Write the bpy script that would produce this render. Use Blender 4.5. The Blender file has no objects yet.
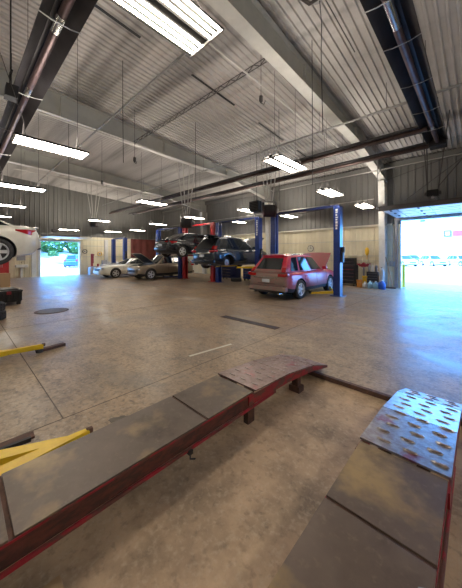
import bpy, bmesh, math, random
from mathutils import Vector, Matrix
random.seed(7)
C = bpy.context.scene
col = C.collection
PI = math.pi

# ---------------------------------------------------------------- camera
cd = bpy.data.cameras.new('camera'); cam = bpy.data.objects.new('camera', cd); col.objects.link(cam)
cd.sensor_fit = 'VERTICAL'; cd.sensor_height = 36; cd.lens = 261/588*36
cd.shift_y = -39/588; cd.clip_end = 500; cd.clip_start = 0.05
cam.location = (0, 0, 1.65); cam.rotation_euler = (PI/2, 0, math.atan2(.687, .726))
C.camera = cam
# ---------------------------------------------------------------- world, sun, exposure
w = bpy.data.worlds.new('sky'); C.world = w; w.use_nodes = True
bg = w.node_tree.nodes['Background']; bg.inputs[0].default_value = (0.11, 0.39, 1.0, 1); bg.inputs[1].default_value = 7.0
sd = bpy.data.lights.new('sun', 'SUN'); sd.energy = 3.5; sd.angle = .01; sd.color = (1, .96, .9)
sun = bpy.data.objects.new('sun', sd); col.objects.link(sun); sun.rotation_euler = (math.radians(32), math.radians(-8), 0)
def portal(x, y, z, sx, sy, rot):
    d = bpy.data.lights.new('door_portal', 'AREA'); d.shape = 'RECTANGLE'; d.size = sx; d.size_y = sy; d.cycles.is_portal = True
    o = bpy.data.objects.new('door_portal', d); col.objects.link(o); o.location = (x, y, z); o.rotation_euler = rot
portal(-.8, 15.45, 1.68, 4.2, 3.36, (-PI/2, 0, 0))
portal(-24.5, 5.8, 1.36, 2.7, 2.72, (PI/2, 0, -PI/2))
C.view_settings.view_transform = 'Standard'; C.view_settings.look = 'None'
C.view_settings.exposure = 1.1; C.view_settings.gamma = 1; C.view_settings.use_curve_mapping = False
UPL = 22.0       # watts of the fill lamp added above each housing to brighten the ceiling

# ---------------------------------------------------------------- materials
def mat(name, c, rough=.5, metal=0., c2=None, scale=3., bump=0., detail=6., mix=(.35, .65), stretch=(1, 1, 1), rough2=None, spec=None, coat=0):
    m = bpy.data.materials.new(name); m.use_nodes = True; nt = m.node_tree; b = nt.nodes['Principled BSDF']
    b.inputs['Base Color'].default_value = (*c, 1); b.inputs['Roughness'].default_value = rough; b.inputs['Metallic'].default_value = metal
    if coat: b.inputs['Coat Weight'].default_value = coat; b.inputs['Coat Roughness'].default_value = .06
    if spec is not None: b.inputs['Specular IOR Level'].default_value = spec
    if c2 or bump or rough2 is not None:
        tc = nt.nodes.new('ShaderNodeTexCoord'); mp = nt.nodes.new('ShaderNodeMapping'); mp.inputs['Scale'].default_value = stretch
        nt.links.new(tc.outputs['Object'], mp.inputs['Vector'])
        n = nt.nodes.new('ShaderNodeTexNoise'); n.inputs['Scale'].default_value = scale; n.inputs['Detail'].default_value = detail; n.inputs['Roughness'].default_value = .62
        nt.links.new(mp.outputs['Vector'], n.inputs['Vector'])
        r = nt.nodes.new('ShaderNodeValToRGB'); r.color_ramp.elements[0].position = mix[0]; r.color_ramp.elements[1].position = mix[1]
        r.color_ramp.elements[0].color = (*c, 1); r.color_ramp.elements[1].color = (*(c2 or c), 1)
        nt.links.new(n.outputs['Fac'], r.inputs['Fac']); nt.links.new(r.outputs['Color'], b.inputs['Base Color'])
        if rough2 is not None:
            mr = nt.nodes.new('ShaderNodeMapRange'); mr.inputs[1].default_value = mix[0]; mr.inputs[2].default_value = mix[1]
            mr.inputs[3].default_value = rough; mr.inputs[4].default_value = rough2
            nt.links.new(n.outputs['Fac'], mr.inputs[0]); nt.links.new(mr.outputs[0], b.inputs['Roughness'])
        if bump:
            bp = nt.nodes.new('ShaderNodeBump'); bp.inputs['Strength'].default_value = bump; bp.inputs['Distance'].default_value = .02
            nt.links.new(n.outputs['Fac'], bp.inputs['Height']); nt.links.new(bp.outputs['Normal'], b.inputs['Normal'])
    return m
def emit(name, c, s):
    m = bpy.data.materials.new(name); m.use_nodes = True; b = m.node_tree.nodes['Principled BSDF']
    b.inputs['Base Color'].default_value = (*c, 1); b.inputs['Emission Color'].default_value = (*c, 1); b.inputs['Emission Strength'].default_value = s
    return m
def add_layer(m, c, scale, lo, hi, stretch=(1, 1, 1), detail=5, amount=1., seed=0., rough=None):
    """mix another blotch colour over a material's base colour"""
    nt = m.node_tree; b = nt.nodes['Principled BSDF']; inp = b.inputs['Base Color']
    tc = nt.nodes.new('ShaderNodeTexCoord'); mp = nt.nodes.new('ShaderNodeMapping'); mp.inputs['Scale'].default_value = stretch; mp.inputs['Location'].default_value = (seed, seed, 0)
    nt.links.new(tc.outputs['Object'], mp.inputs['Vector'])
    n = nt.nodes.new('ShaderNodeTexNoise'); n.inputs['Scale'].default_value = scale; n.inputs['Detail'].default_value = detail; n.inputs['Roughness'].default_value = .6
    nt.links.new(mp.outputs['Vector'], n.inputs['Vector'])
    r = nt.nodes.new('ShaderNodeMapRange'); r.inputs[1].default_value = lo; r.inputs[2].default_value = hi; r.inputs[4].default_value = amount
    nt.links.new(n.outputs['Fac'], r.inputs[0])
    mx = nt.nodes.new('ShaderNodeMix'); mx.data_type = 'RGBA'; nt.links.new(r.outputs[0], mx.inputs[0])
    if inp.is_linked: nt.links.new(inp.links[0].from_socket, mx.inputs[6])
    else: mx.inputs[6].default_value = inp.default_value
    mx.inputs[7].default_value = (*c, 1); nt.links.new(mx.outputs[2], inp)
    if rough is not None:
        ri = b.inputs['Roughness']; m2 = nt.nodes.new('ShaderNodeMix'); nt.links.new(r.outputs[0], m2.inputs[0])
        if ri.is_linked: nt.links.new(ri.links[0].from_socket, m2.inputs[2])
        else: m2.inputs[2].default_value = ri.default_value
        m2.inputs[3].default_value = rough; nt.links.new(m2.outputs[0], ri)
    return m

M = {}
M['floor'] = mat('concrete', (.46, .32, .195), .48, 0, (.22, .155, .10), 1.3, .25, 12, (.34, .66), rough2=.36)
add_layer(M['floor'], (.48, .36, .235), .5, .5, .7, amount=.6, seed=11, stretch=(.5, 1, 1))
add_layer(M['floor'], (.10, .08, .06), 4.5, .50, .74, amount=.85, seed=3, detail=9)
add_layer(M['floor'], (.10, .075, .05), 17, .48, .68, amount=.75, seed=7, detail=8)
add_layer(M['floor'], (.48, .40, .30), 28, .53, .66, amount=.6, seed=19, detail=6)
add_layer(M['floor'], (.20, .165, .13), .9, .55, .66, amount=.6, seed=31, rough=.22, stretch=(.4, 1, 1))
add_layer(M['floor'], (.04, .03, .025), 36, .72, .76, amount=.8, seed=8)
M['pit'] = mat('pit_concrete', (.62, .44, .275), .62, 0, (.32, .23, .15), 1.5, .4, 12, (.36, .64))
add_layer(M['pit'], (.09, .07, .05), 2.6, .50, .74, amount=.6, seed=5, detail=9)
add_layer(M['pit'], (.60, .47, .33), 30, .50, .68, amount=.5, seed=9, detail=6)
add_layer(M['pit'], (.07, .05, .035), 17, .54, .72, amount=.45, seed=15, detail=7)
M['joint'] = mat('joint_dark', (.12, .095, .075), .9)
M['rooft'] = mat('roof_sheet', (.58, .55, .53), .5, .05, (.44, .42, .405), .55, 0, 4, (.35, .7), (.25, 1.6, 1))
add_layer(M['rooft'], (.17, .16, .15), .8, .50, .66, stretch=(.07, 1.1, 1), detail=3, amount=.75, seed=5)  # broad dark bands: soft shade of the sagging liner, painted into its colour
M['wcream'] = mat('cream_liner', (.86, .79, .58), .5, 0, (.72, .65, .48), 1.2, 0, 5, (.3, .75), (1, 1, .3))
M['wgrey'] = mat('grey_siding', (.24, .235, .225), .5, .05, (.19, .185, .175), 1.0, 0, 4, (.3, .75), (1, 1, .3))
M['wout'] = mat('insulation_back', (.3, .3, .3), .8)
M['girt'] = mat('girt_cream', (.66, .63, .52), .5)
M['beamweb'] = mat('beam_greygreen', (.50, .50, .46), .5, 0, (.42, .42, .39), 1.5)  # grey-green web; the shade on it is mixed into the colour
M['beamfl'] = mat('beam_flange', (.62, .61, .57), .45, 0, (.5, .49, .46), 1.5)
M['hous'] = mat('housing_grey', (.02, .019, .018), .6, spec=.2)
M['white'] = mat('white_paint', (.8, .8, .77), .4, 0, (.68, .67, .63), 3)
M['doorw'] = mat('door_white', (.85, .87, .9), .35)
M['galv'] = mat('galvanised', (.42, .42, .41), .38, .7, (.33, .33, .33), 8)
M['pipe'] = mat('dark_pipe', (.11, .10, .10), .5, .3)
M['pipel'] = mat('light_pipe', (.55, .53, .50), .4, .2)
M['tube'] = mat('heater_tube', (.17, .11, .11), .42, .7, (.10, .068, .07), 5, 0, 4, (.35, .65), (.6, .6, 1))
M['ftube'] = mat('far_heater_tube', (.10, .062, .055), .45, .5, (.06, .04, .036), 5)
M['refl'] = mat('heater_reflector', (.028, .024, .028), .5, .5, (.055, .05, .054), 2.0)
M['chrome'] = mat('chrome', (.7, .7, .7), .2, 1)
M['black'] = mat('black_plastic', (.018, .018, .02), .5)
M['rubber'] = mat('rubber', (.022, .021, .021), .75, 0, (.045, .042, .04), 9)
M['glass'] = mat('car_glass', (.012, .018, .022), .06, 0, spec=.8)
M['rim'] = mat('alloy', (.68, .69, .71), .3, .25)
M['blue'] = mat('lift_blue', (.016, .05, .27), .35, 0, (.012, .035, .19), 4, coat=.3)
M['blued'] = mat('lift_dark_blue', (.012, .022, .10), .4)
M['redp'] = mat('lift_red', (.50, .02, .025), .38, 0, (.38, .015, .02), 5)
M['yellow'] = mat('arm_yellow', (.88, .60, .015), .38, 0, (.74, .47, .02), 6)
add_layer(M['yellow'], (.16, .09, .03), 16, .66, .72, amount=.8, seed=2)
M['red_beam'] = mat('runway_red', (.42, .018, .035), .42, 0, (.30, .02, .03), 8)
add_layer(M['red_beam'], (.13, .06, .045), 14, .47, .56, amount=.9, seed=4, stretch=(1, .35, 1))
M['rustred'] = mat('chipped_red', (.17, .05, .035), .6, 0, (.075, .035, .028), 26, .2, 6, (.4, .6), (1, .35, 1))
M['deck'] = mat('deck_plate', (.12, .09, .07), .40, .25, (.20, .16, .13), 2.2, .1, 9, (.3, .7), rough2=.5)
add_layer(M['deck'], (.38, .28, .15), 2.0, .50, .66, amount=.9, seed=9)
add_layer(M['deck'], (.06, .045, .035), 3.1, .54, .74, amount=.8, seed=23, detail=9)
add_layer(M['deck'], (.26, .20, .15), 24, .56, .7, amount=.45, seed=2, detail=7)
M['deckr'] = mat('deck_plate_worn', (.115, .082, .062), .40, .25, (.20, .15, .12), 2.2, .1, 9, (.3, .7), rough2=.32)
add_layer(M['deckr'], (.42, .29, .13), 1.9, .48, .64, amount=.9, seed=17)
add_layer(M['deckr'], (.06, .042, .032), 3.0, .55, .74, amount=.8, seed=40, detail=9)
add_layer(M['deckr'], (.26, .19, .14), 24, .56, .7, amount=.45, seed=2, detail=7)
M['ramp'] = mat('ramp_steel', (.42, .40, .40), .30, .75, (.30, .25, .25), 20, .15, 8, (.4, .62))
add_layer(M['ramp'], (.30, .05, .08), 4.5, .60, .70, amount=.8, seed=6)
M['rampl'] = mat('ramp_steel_red', (.30, .22, .20), .35, .6, (.20, .13, .12), 18, .15, 8, (.4, .62))
add_layer(M['rampl'], (.36, .03, .06), 4.0, .58, .68, amount=.8, seed=6)
M['tooth'] = mat('tooth_worn', (.55, .50, .47), .3, .8, (.30, .22, .2), 30)
M['rust'] = mat('rusty_steel', (.16, .08, .055), .75, .2, (.08, .05, .04), 14, .3)
M['maroon'] = mat('maroon_tarp', (.16, .035, .03), .6, 0, (.11, .025, .022), 2, .3)
M['dirt'] = mat('floor_grime', (.10, .08, .06), .6, 0, (.16, .13, .1), 8)
M['tan'] = mat('cardboard', (.42, .28, .15), .8)
M['wood'] = mat('wood_pole', (.50, .27, .12), .5)
M['orange'] = mat('orange_plastic', (.75, .30, .05), .45)
M['yel2'] = mat('yellow_plastic', (.85, .52, .03), .45)
M['bluej'] = mat('blue_jug', (.03, .12, .55), .35)
M['paleb'] = mat('pale_blue_jug', (.30, .55, .75), .35)
M['greyp'] = mat('grey_plastic', (.30, .30, .31), .5)
M['greym'] = mat('grey_machine', (.45, .45, .46), .45)
M['dred'] = mat('dark_red_paint', (.32, .02, .035), .4)
M['lightred'] = mat('tail_lens', (.42, .01, .012), .15, coat=.6)
M['headl'] = mat('head_lens', (.7, .72, .75), .1, coat=.6)
M['plate'] = mat('licence_plate', (.62, .66, .72), .4)
M['amber'] = mat('amber', (.8, .35, .03), .3)
# paints
M['p_white'] = mat('paint_pearl', (.74, .72, .62), .28, 0, (.60, .57, .48), 2.5, coat=.5)
M['p_white2'] = mat('paint_white', (.78, .76, .68), .3, coat=.5)
M['p_black'] = mat('paint_black', (.012, .013, .018), .25, coat=.6)
M['p_navy'] = mat('paint_navy', (.022, .035, .055), .25, .2, coat=.6)
M['p_gold'] = mat('paint_beige', (.30, .24, .17), .35, .4, coat=.4)
M['p_red'] = mat('paint_red', (.52, .018, .05), .28, .15, coat=.5)
M['p_out'] = mat('paint_silver', (.5, .6, .68), .3, .3)
M['p_outb'] = mat('paint_street_blue', (.06, .16, .32), .3, .3)
# dried road dust thickest on the tail and along the sills
def dusty(m):
    nt = m.node_tree; b = nt.nodes['Principled BSDF']; inp = b.inputs['Base Color']
    tc = nt.nodes.new('ShaderNodeTexCoord'); sp = nt.nodes.new('ShaderNodeSeparateXYZ'); nt.links.new(tc.outputs['Object'], sp.inputs[0])
    def mr(s, a, c_, lo=1, hi=0):
        r = nt.nodes.new('ShaderNodeMapRange'); r.inputs[1].default_value = a; r.inputs[2].default_value = c_; r.inputs[3].default_value = lo; r.inputs[4].default_value = hi
        nt.links.new(s, r.inputs[0]); return r.outputs[0]
    def ma(op, a, c_):
        r = nt.nodes.new('ShaderNodeMath'); r.operation = op; nt.links.new(a, r.inputs[0])
        if isinstance(c_, float): r.inputs[1].default_value = c_
        else: nt.links.new(c_, r.inputs[1])
        return r.outputs[0]
    tail = mr(sp.outputs[1], -2.26, -2.0); sill = mr(sp.outputs[2], .35, .85, .6, 0)
    n = nt.nodes.new('ShaderNodeTexNoise'); n.inputs['Scale'].default_value = 6; n.inputs['Detail'].default_value = 7; nt.links.new(tc.outputs['Object'], n.inputs['Vector'])
    f = ma('MULTIPLY', ma('MAXIMUM', tail, sill), mr(n.outputs['Fac'], .3, .6, .80, 1.0))
    mx = nt.nodes.new('ShaderNodeMix'); mx.data_type = 'RGBA'; nt.links.new(f, mx.inputs[0])
    mx.inputs[6].default_value = inp.default_value; mx.inputs[7].default_value = (.27, .21, .18, 1); nt.links.new(mx.outputs[2], inp)
    m2 = nt.nodes.new('ShaderNodeMapRange'); m2.inputs[3].default_value = .28; m2.inputs[4].default_value = .8; nt.links.new(f, m2.inputs[0]); nt.links.new(m2.outputs[0], b.inputs['Roughness'])
    c = ma('MULTIPLY', mr(f, 0., .5, .5, 0.), 1.0); nt.links.new(c, b.inputs['Coat Weight'])
dusty(M['p_red'])
# outdoors
M['asphalt'] = mat('yard_concrete', (.62, .60, .56), .8, 0, (.55, .53, .5), .6)
M['bank'] = mat('gravel_bank', (.55, .50, .42), .9, 0, (.32, .33, .2), 1.4, .3)
M['leaf'] = mat('leaves', (.10, .22, .04), .6, 0, (.04, .11, .02), 2)
M['trunk'] = mat('bark', (.12, .08, .05), .9)
M['bwall'] = mat('dealer_wall', (.75, .75, .72), .6)
M['sign'] = mat('sign_red', (.70, .06, .20), .4)
M['signb'] = mat('sign_blue', (.12, .10, .45), .4)
M['lamp'] = emit('tube_light', (1., .91, .78), 20.0)

# ---------------------------------------------------------------- mesh helpers
class MB:
    def __init__(s): s.bm = bmesh.new(); s.mi = 0
    def mat(s, i): s.mi = i; return s
    def face(s, vs):
        try: f = s.bm.faces.new(vs); f.material_index = s.mi; return f
        except ValueError: return None
    def box(s, x0, x1, y0, y1, z0, z1, bev=0):
        b2 = s.bm; v = [b2.verts.new((x, y, z)) for z in (z0, z1) for y in (y0, y1) for x in (x0, x1)]
        fs = [s.face([v[i] for i in q]) for q in ((0, 2, 3, 1), (4, 5, 7, 6), (0, 1, 5, 4), (2, 6, 7, 3), (0, 4, 6, 2), (1, 3, 7, 5))]
        if bev:
            es = list({e for f in fs for e in f.edges})
            r = bmesh.ops.bevel(b2, geom=es, offset=bev, segments=2, affect='EDGES', profile=.5)
            for f in r['faces']: f.material_index = s.mi
        return s
    def prism(s, poly, axis, a, b):
        """poly: 2D points; axis 'x': (y,z), 'y': (x,z), 'z': (x,y)"""
        def p(u, t):
            return {'x': (t, u[0], u[1]), 'y': (u[0], t, u[1]), 'z': (u[0], u[1], t)}[axis]
        A = [s.bm.verts.new(p(u, a)) for u in poly]; B = [s.bm.verts.new(p(u, b)) for u in poly]; n = len(poly)
        s.face(A); s.face(B[::-1])
        for i in range(n): s.face([A[i], B[i], B[(i+1) % n], A[(i+1) % n]])
        return s
    def tube(s, pts, r, n=8, cap=True):
        pts = [Vector(p) for p in pts]; rings = []; up = Vector((0, 0, 1))
        for i, p in enumerate(pts):
            d = (pts[min(i+1, len(pts)-1)] - pts[max(i-1, 0)]).normalized()
            a = d.cross(up)
            if a.length < .05: a = d.cross(Vector((0, 1, 0)))
            a.normalize(); b = d.cross(a).normalized(); rr = r[i] if isinstance(r, (list, tuple)) else r
            rings.append([s.bm.verts.new(p + (a*math.cos(2*PI*k/n) + b*math.sin(2*PI*k/n))*rr) for k in range(n)])
        for i in range(len(rings)-1):
            for k in range(n): s.face([rings[i][k], rings[i][(k+1) % n], rings[i+1][(k+1) % n], rings[i+1][k]])
        if cap: s.face(rings[0][::-1]); s.face(rings[-1])
        return s
    def lathe(s, prof, c=(0, 0, 0), axis='z', n=20, cap=True):
        """prof: (radius, height) from one end to the other"""
        rings = []
        for r, h in prof:
            ring = []
            for k in range(n):
                a = 2*PI*k/n; u, v = max(r, 1e-4)*math.cos(a), max(r, 1e-4)*math.sin(a)
                q = {'z': (u, v, h), 'x': (h, u, v), 'y': (u, h, v)}[axis]
                ring.append(s.bm.verts.new((q[0]+c[0], q[1]+c[1], q[2]+c[2])))
            rings.append(ring)
        for i in range(len(rings)-1):
            for k in range(n): s.face([rings[i][k], rings[i][(k+1) % n], rings[i+1][(k+1) % n], rings[i+1][k]])
        if cap: s.face(rings[0][::-1]); s.face(rings[-1])
        return s
    def patch(s, fn, s0, s1, t0, t1, ns=4, nt=3, off=0., th=0.):
        """a patch of the surface fn(s,t), pushed out by off and th thick"""
        def nrm(a, b):
            e = 1e-3; du = fn(a+e, b)-fn(a-e, b); dv = fn(a, b+e)-fn(a, b-e); n = du.cross(dv)
            return n.normalized() if n.length else Vector((0, 0, 1))
        def grid(o):
            return [[s.bm.verts.new(fn(s0+(s1-s0)*i/ns, t0+(t1-t0)*j/nt) + nrm(s0+(s1-s0)*i/ns, t0+(t1-t0)*j/nt)*o) for j in range(nt+1)] for i in range(ns+1)]
        G = grid(off+th) if th else grid(off)
        for i in range(ns):
            for j in range(nt): s.face([G[i][j], G[i+1][j], G[i+1][j+1], G[i][j+1]])
        if th:
            H = grid(off)
            for i in range(ns):
                for j in range(nt): s.face([H[i][j], H[i][j+1], H[i+1][j+1], H[i+1][j]])
            for i in range(ns):
                s.face([G[i][0], H[i][0], H[i+1][0], G[i+1][0]]); s.face([G[i][nt], G[i+1][nt], H[i+1][nt], H[i][nt]])
            for j in range(nt):
                s.face([G[0][j], G[0][j+1], H[0][j+1], H[0][j]]); s.face([G[ns][j], H[ns][j], H[ns][j+1], G[ns][j+1]])
        return s
    def xf(s, m): bmesh.ops.transform(s.bm, matrix=m, verts=s.bm.verts); return s
    def build(s, name, mats, parent=None, smooth=None, fix=True, loc=None, rot=None):
        if fix: bmesh.ops.recalc_face_normals(s.bm, faces=s.bm.faces)
        me = bpy.data.meshes.new(name); s.bm.to_mesh(me); s.bm.free()
        for m in (mats if isinstance(mats, (list, tuple)) else [mats]): me.materials.append(M[m] if isinstance(m, str) else m)
        if smooth is not None:
            me.polygons.foreach_set('use_smooth', [True]*len(me.polygons)); me.set_sharp_from_angle(angle=math.radians(smooth))
        o = bpy.data.objects.new(name, me); col.objects.link(o); o.parent = parent
        if loc: o.location = loc
        if rot: o.rotation_euler = rot
        return o
def tag(o, label=None, cat=None, group=None, kind=None):
    if label: o['label'] = label
    if cat: o['category'] = cat
    if group: o['group'] = group
    if kind: o['kind'] = kind
    return o
def empty(name, loc, label, cat, group=None, rz=0):
    o = bpy.data.objects.new(name, None); col.objects.link(o); o.location = loc; o.rotation_euler = (0, 0, rz); o.empty_display_size = .1
    return tag(o, label, cat, group)
kids = {}
def copy_tree(o, parent=None):
    c = o.copy(); col.objects.link(c); c.parent = parent
    for ch in [k for k in bpy.data.objects if k.parent == o]: copy_tree(ch, c)
    return c
def struct(mb, name, mats, parent=None, smooth=None, kind='structure'):
    o = mb.build(name, mats, parent, smooth)
    if parent is None: o['kind'] = kind
    return o

# ================================================================ THE ROOM
XW, XE, YN, YS, RIDGE = -24.34, 8.0, 15.31, -12.0, -2.0
def roofz(y): return 6.4 + .07*(YN-y) if y > RIDGE else 6.4 + .07*(YN-RIDGE) - .07*(RIDGE-y)
PX0, PX1, PY1, PD = -2.35, .42, 3.47, .055
# floor slab with a shallow bay for the alignment lift
f = MB()
xs = [XW-.2, PX0, PX1, XE+.2]; ys = [YS-.2, -3.2, PY1, YN+.2]
for i in range(3):
    for j in range(3):
        if (i, j) == (1, 1): continue
        f.box(xs[i], xs[i+1], ys[j], ys[j+1], -.12, 0)
bmesh.ops.remove_doubles(f.bm, verts=f.bm.verts, dist=1e-4)
struct(f, 'floor', 'floor')
struct(MB().box(PX0, PX1, -3.2, PY1, -.2, -PD), 'floor_recess', 'pit')
# joints and saw cuts
jn = [0]
def joint(x0, x1, y0, y1):
    jn[0] += 1; struct(MB().box(x0, x1, y0, y1, -.01, .0015), 'trim_%d' % jn[0], 'joint')
joint(-3.045, -3.035, -3, 15); joint(-12, -3.05, .745, .755); joint(-3.03, PX0, 3.46, 3.468)
joint(-7.62, -7.61, -3, 15); joint(-12.2, -12.19, -3, 15); joint(-24, -3.05, 7.2, 7.21); joint(PX1, 7, 7.2, 7.21); joint(1.6, 1.61, -3, 15)
# steel edge of the bay
struct(MB().box(PX0, PX1, PY1-.012, PY1+.04, -.05, .004), 'trim_20', 'rust')

# roof: ribbed liner sheet, one per slope
def ribbed(x0, x1, pitch, h, place, far_a, far_b, m, name, parent=None):
    mb = MB(); n = int(round((x1-x0)/pitch)); p = (x1-x0)/n
    prof = []
    for i in range(n):
        x = x0+i*p
        prof += [(x, 0), (x+p*.62, 0), (x+p*.70, h), (x+p*.90, h)]
    prof.append((x1, 0))
    A = [mb.bm.verts.new(place(u, v, far_a)) for u, v in prof]; B = [mb.bm.verts.new(place(u, v, far_b)) for u, v in prof]
    for i in range(len(prof)-1): mb.face([A[i], A[i+1], B[i+1], B[i]])
    return mb
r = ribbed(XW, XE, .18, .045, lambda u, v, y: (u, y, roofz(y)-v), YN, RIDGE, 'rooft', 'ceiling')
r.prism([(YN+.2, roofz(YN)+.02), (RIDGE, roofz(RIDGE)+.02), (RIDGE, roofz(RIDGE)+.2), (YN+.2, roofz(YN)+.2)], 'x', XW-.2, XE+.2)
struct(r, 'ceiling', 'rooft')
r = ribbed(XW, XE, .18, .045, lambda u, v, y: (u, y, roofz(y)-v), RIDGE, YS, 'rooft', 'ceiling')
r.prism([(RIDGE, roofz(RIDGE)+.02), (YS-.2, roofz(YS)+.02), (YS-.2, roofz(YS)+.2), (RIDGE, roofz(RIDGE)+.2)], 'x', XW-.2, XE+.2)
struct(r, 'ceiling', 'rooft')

# walls: cream liner below 3.2 m, grey siding above, openings left free
DR = (-2.92, 1.30, 3.36)        # right (yard) door in the far wall: x0, x1, height
DL = (4.46, 7.14, 2.73)         # left door in the end wall: y0, y1, height
def wall(name, lo, hi, top, door, place, back, zs=3.2):
    mb = MB(); pitch = .3; n = int(round((hi-lo)/pitch)); p = (hi-lo)/n; h = .03
    for i in range(n):
        u = lo+i*p; mid = u+p/2
        pr = [(u, 0), (u+p*.66, 0), (u+p*.74, h), (u+p*.92, h), (u+p, 0)]
        zr = [(0, zs, 0), (zs, top(mid)+.05, 1)]
        if door and door[0] < mid < door[1]: zr = [(door[2], max(zs, door[2]), 0), (max(zs, door[2]), top(mid)+.05, 1)]
        for z0, z1, k in zr:
            if z1-z0 < .01: continue
            mb.mat(k)
            for q in range(4):
                (a, va), (b, vb) = pr[q], pr[q+1]
                mb.face([mb.bm.verts.new(place(*t)) for t in ((a, va, z0), (b, vb, z0), (b, vb, z1), (a, va, z1))])
    mb.mat(2)
    T = 7.7
    if door:
        back(mb, lo-.2, door[0], -.1, T); back(mb, door[1], hi+.2, -.1, T); back(mb, door[0], door[1], door[2], T)
    else: back(mb, lo-.2, hi+.2, -.1, T)
    return struct(mb, name, ['wcream', 'wgrey', 'wout'])
wall('wall_back', XW, XE, lambda u: 6.4, DR, lambda u, v, z: (u, YN-v, z), lambda mb, a, b, z0, z1: mb.box(a, b, YN+.03, YN+.2, z0, min(z1, 6.4)))
wall('wall_left', YS, YN, lambda u: roofz(u), DL, lambda u, v, z: (XW+v, u, z), lambda mb, a, b, z0, z1: mb.box(XW-.2, XW-.03, a, b, z0, z1))
wall('wall_right', YS, YN, lambda u: roofz(u), None, lambda u, v, z: (XE-v, u, z), lambda mb, a, b, z0, z1: mb.box(XE+.03, XE+.2, a, b, z0, z1))
wall('wall_front', XW, XE, lambda u: roofz(YS), None, lambda u, v, z: (u, YS+v, z), lambda mb, a, b, z0, z1: mb.box(a, b, YS-.2, YS-.03, z0, z1))
# girts along the two seen walls, eave strut
tn = 30
for z, d in ((3.2, .09), (2.42, .03), (1.6, .05), (1.34, .03)):
    h = .05 if z == 3.2 else .02
    for a, b in ((XW+.05, DR[0]-.22), (DR[1]+.3, XE-.05)):
        tn += 1; struct(MB().box(a, b, YN-.04-d, YN-.035, z-h, z+h), 'trim_%d' % tn, 'girt')
for z, d in ((2.95, .08), (2.42, .03), (1.5, .03)):
    for a, b in ((YS+.1, DL[0]-.3), (DL[1]+.3, YN-.1)):
        tn += 1; struct(MB().box(XW+.035, XW+.04+d, a, b, z-.03, z+.03), 'trim_%d' % tn, 'girt')
tn += 1; struct(MB().box(XW+.05, XE-.05, YN-.22, YN-.035, 6.05, 6.30), 'trim_%d' % tn, 'wgrey')
# dark slots between the liner panels
for a, b in ((2.0, 3.25), (4.9, 6.8), (8.2, 10.0), (11.2, 13.0)):
    tn += 1; struct(MB().prism([(a, roofz(a)-.03), (b, roofz(b)-.03), (b, roofz(b)-.05), (a, roofz(a)-.05)], 'x', -6.30, -6.22), 'trim_%d' % tn, 'black')

# rigid frames: tapered rafters and columns
FR = (-3.52, -10.54, -17.44, 3.3)
nm = ['nearest to the yard door', 'second from the yard door, above the raised vehicles', 'third from the yard door, above the parked cars', 'on the near side of the yard door']
def frame(X, i):
    rb = empty('roof_beam', (X, YN, 5.4), 'long grey steel roof beam, '+('sloping overhead, nearest to the yard door' if i == 0 else 'the '+nm[i]), 'roof beam')
    top = [(YN-.05, roofz(YN)-.10), (RIDGE, roofz(RIDGE)-.10), (YS+.05, roofz(YS)-.10)]
    bot = [(YS+.05, 5.5), (-8, 6.25), (RIDGE, 6.55), (10.7, 6.15), (YN-.05, 5.38)]
    L = [(y-YN, z-5.4) for y, z in top+bot]
    MB().prism(L, 'x', -.006, .006).build('web', 'beamweb', rb)
    def fl(pts, name, hw, up):
        mb = MB()
        for (y0, z0), (y1, z1) in zip(pts, pts[1:]):
            mb.prism([(y0-YN, z0-5.4), (y1-YN, z1-5.4), (y1-YN, z1-5.4+up), (y0-YN, z0-5.4+up)], 'x', -hw, hw)
        mb.build(name, 'beamfl', rb)
    fl(bot, 'lower_flange', .155, -.016); fl(top, 'upper_flange', .11, .016)
    st = MB()
    for y in (2.5, 6.6, 10.7):
        zt = roofz(y)-.1; zb = 6.15 if y > 10 else 6.15+(10.7-y)*.0315
        st.box(-.10, .10, y-YN-.005, y-YN+.005, zb-5.4, zt-5.4)
    st.build('stiffener', 'beamfl', rb)
    c = empty('steel_column', (X, YN-.04, 0), 'white painted steel wall column '+(['beside the yard door opening', 'behind the open-hooded dark SUV', 'behind the parked beige SUV', 'on the near side of the yard door'][i]), 'column')
    MB().prism([(-.03, .02), (-.33, .02), (-.62, 5.36), (-.03, 5.36)], 'x', -.006, .006).build('web', 'beamfl', c)
    mb = MB().prism([(-.33, .0), (-.345, .0), (-.635, 5.36), (-.62, 5.36)], 'x', -.14, .14); mb.box(-.14, .14, -.03, -.015, 0, 5.36); mb.build('flange', 'white', c)
    MB().box(-.18, .18, -.42, -.01, .0, .02).build('base_plate', 'galv', c)
for i, X in enumerate(FR): frame(X, i)
# wall posts on the left wall
for y, lb in ((9.3, 'white post on the end wall behind the white coupe'), (4.05, 'white post on the end wall beside the small door opening')):
    c = MB().box(0, .22, -.14, .14, 0, 3.0, .01).box(.0, .30, -.18, .18, 0, .02).build('wall_post', 'white', None, loc=(XW+.04, y, 0)); tag(c, lb, 'post')
# ================================================================ DOORS
d2 = empty('door_2', ((DR[0]+DR[1])/2, YN, 0), None, None); d2['kind'] = 'structure'
hw = (DR[1]-DR[0])/2; dh = DR[2]
MB().box(-hw-.14, -hw, -.10, .22, 0, dh, .008).box(hw, hw+.14, -.10, .22, 0, dh, .008).box(-hw-.14, hw+.14, -.10, .22, dh, dh+.16, .008).build('door_frame', 'galv', d2)
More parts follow.
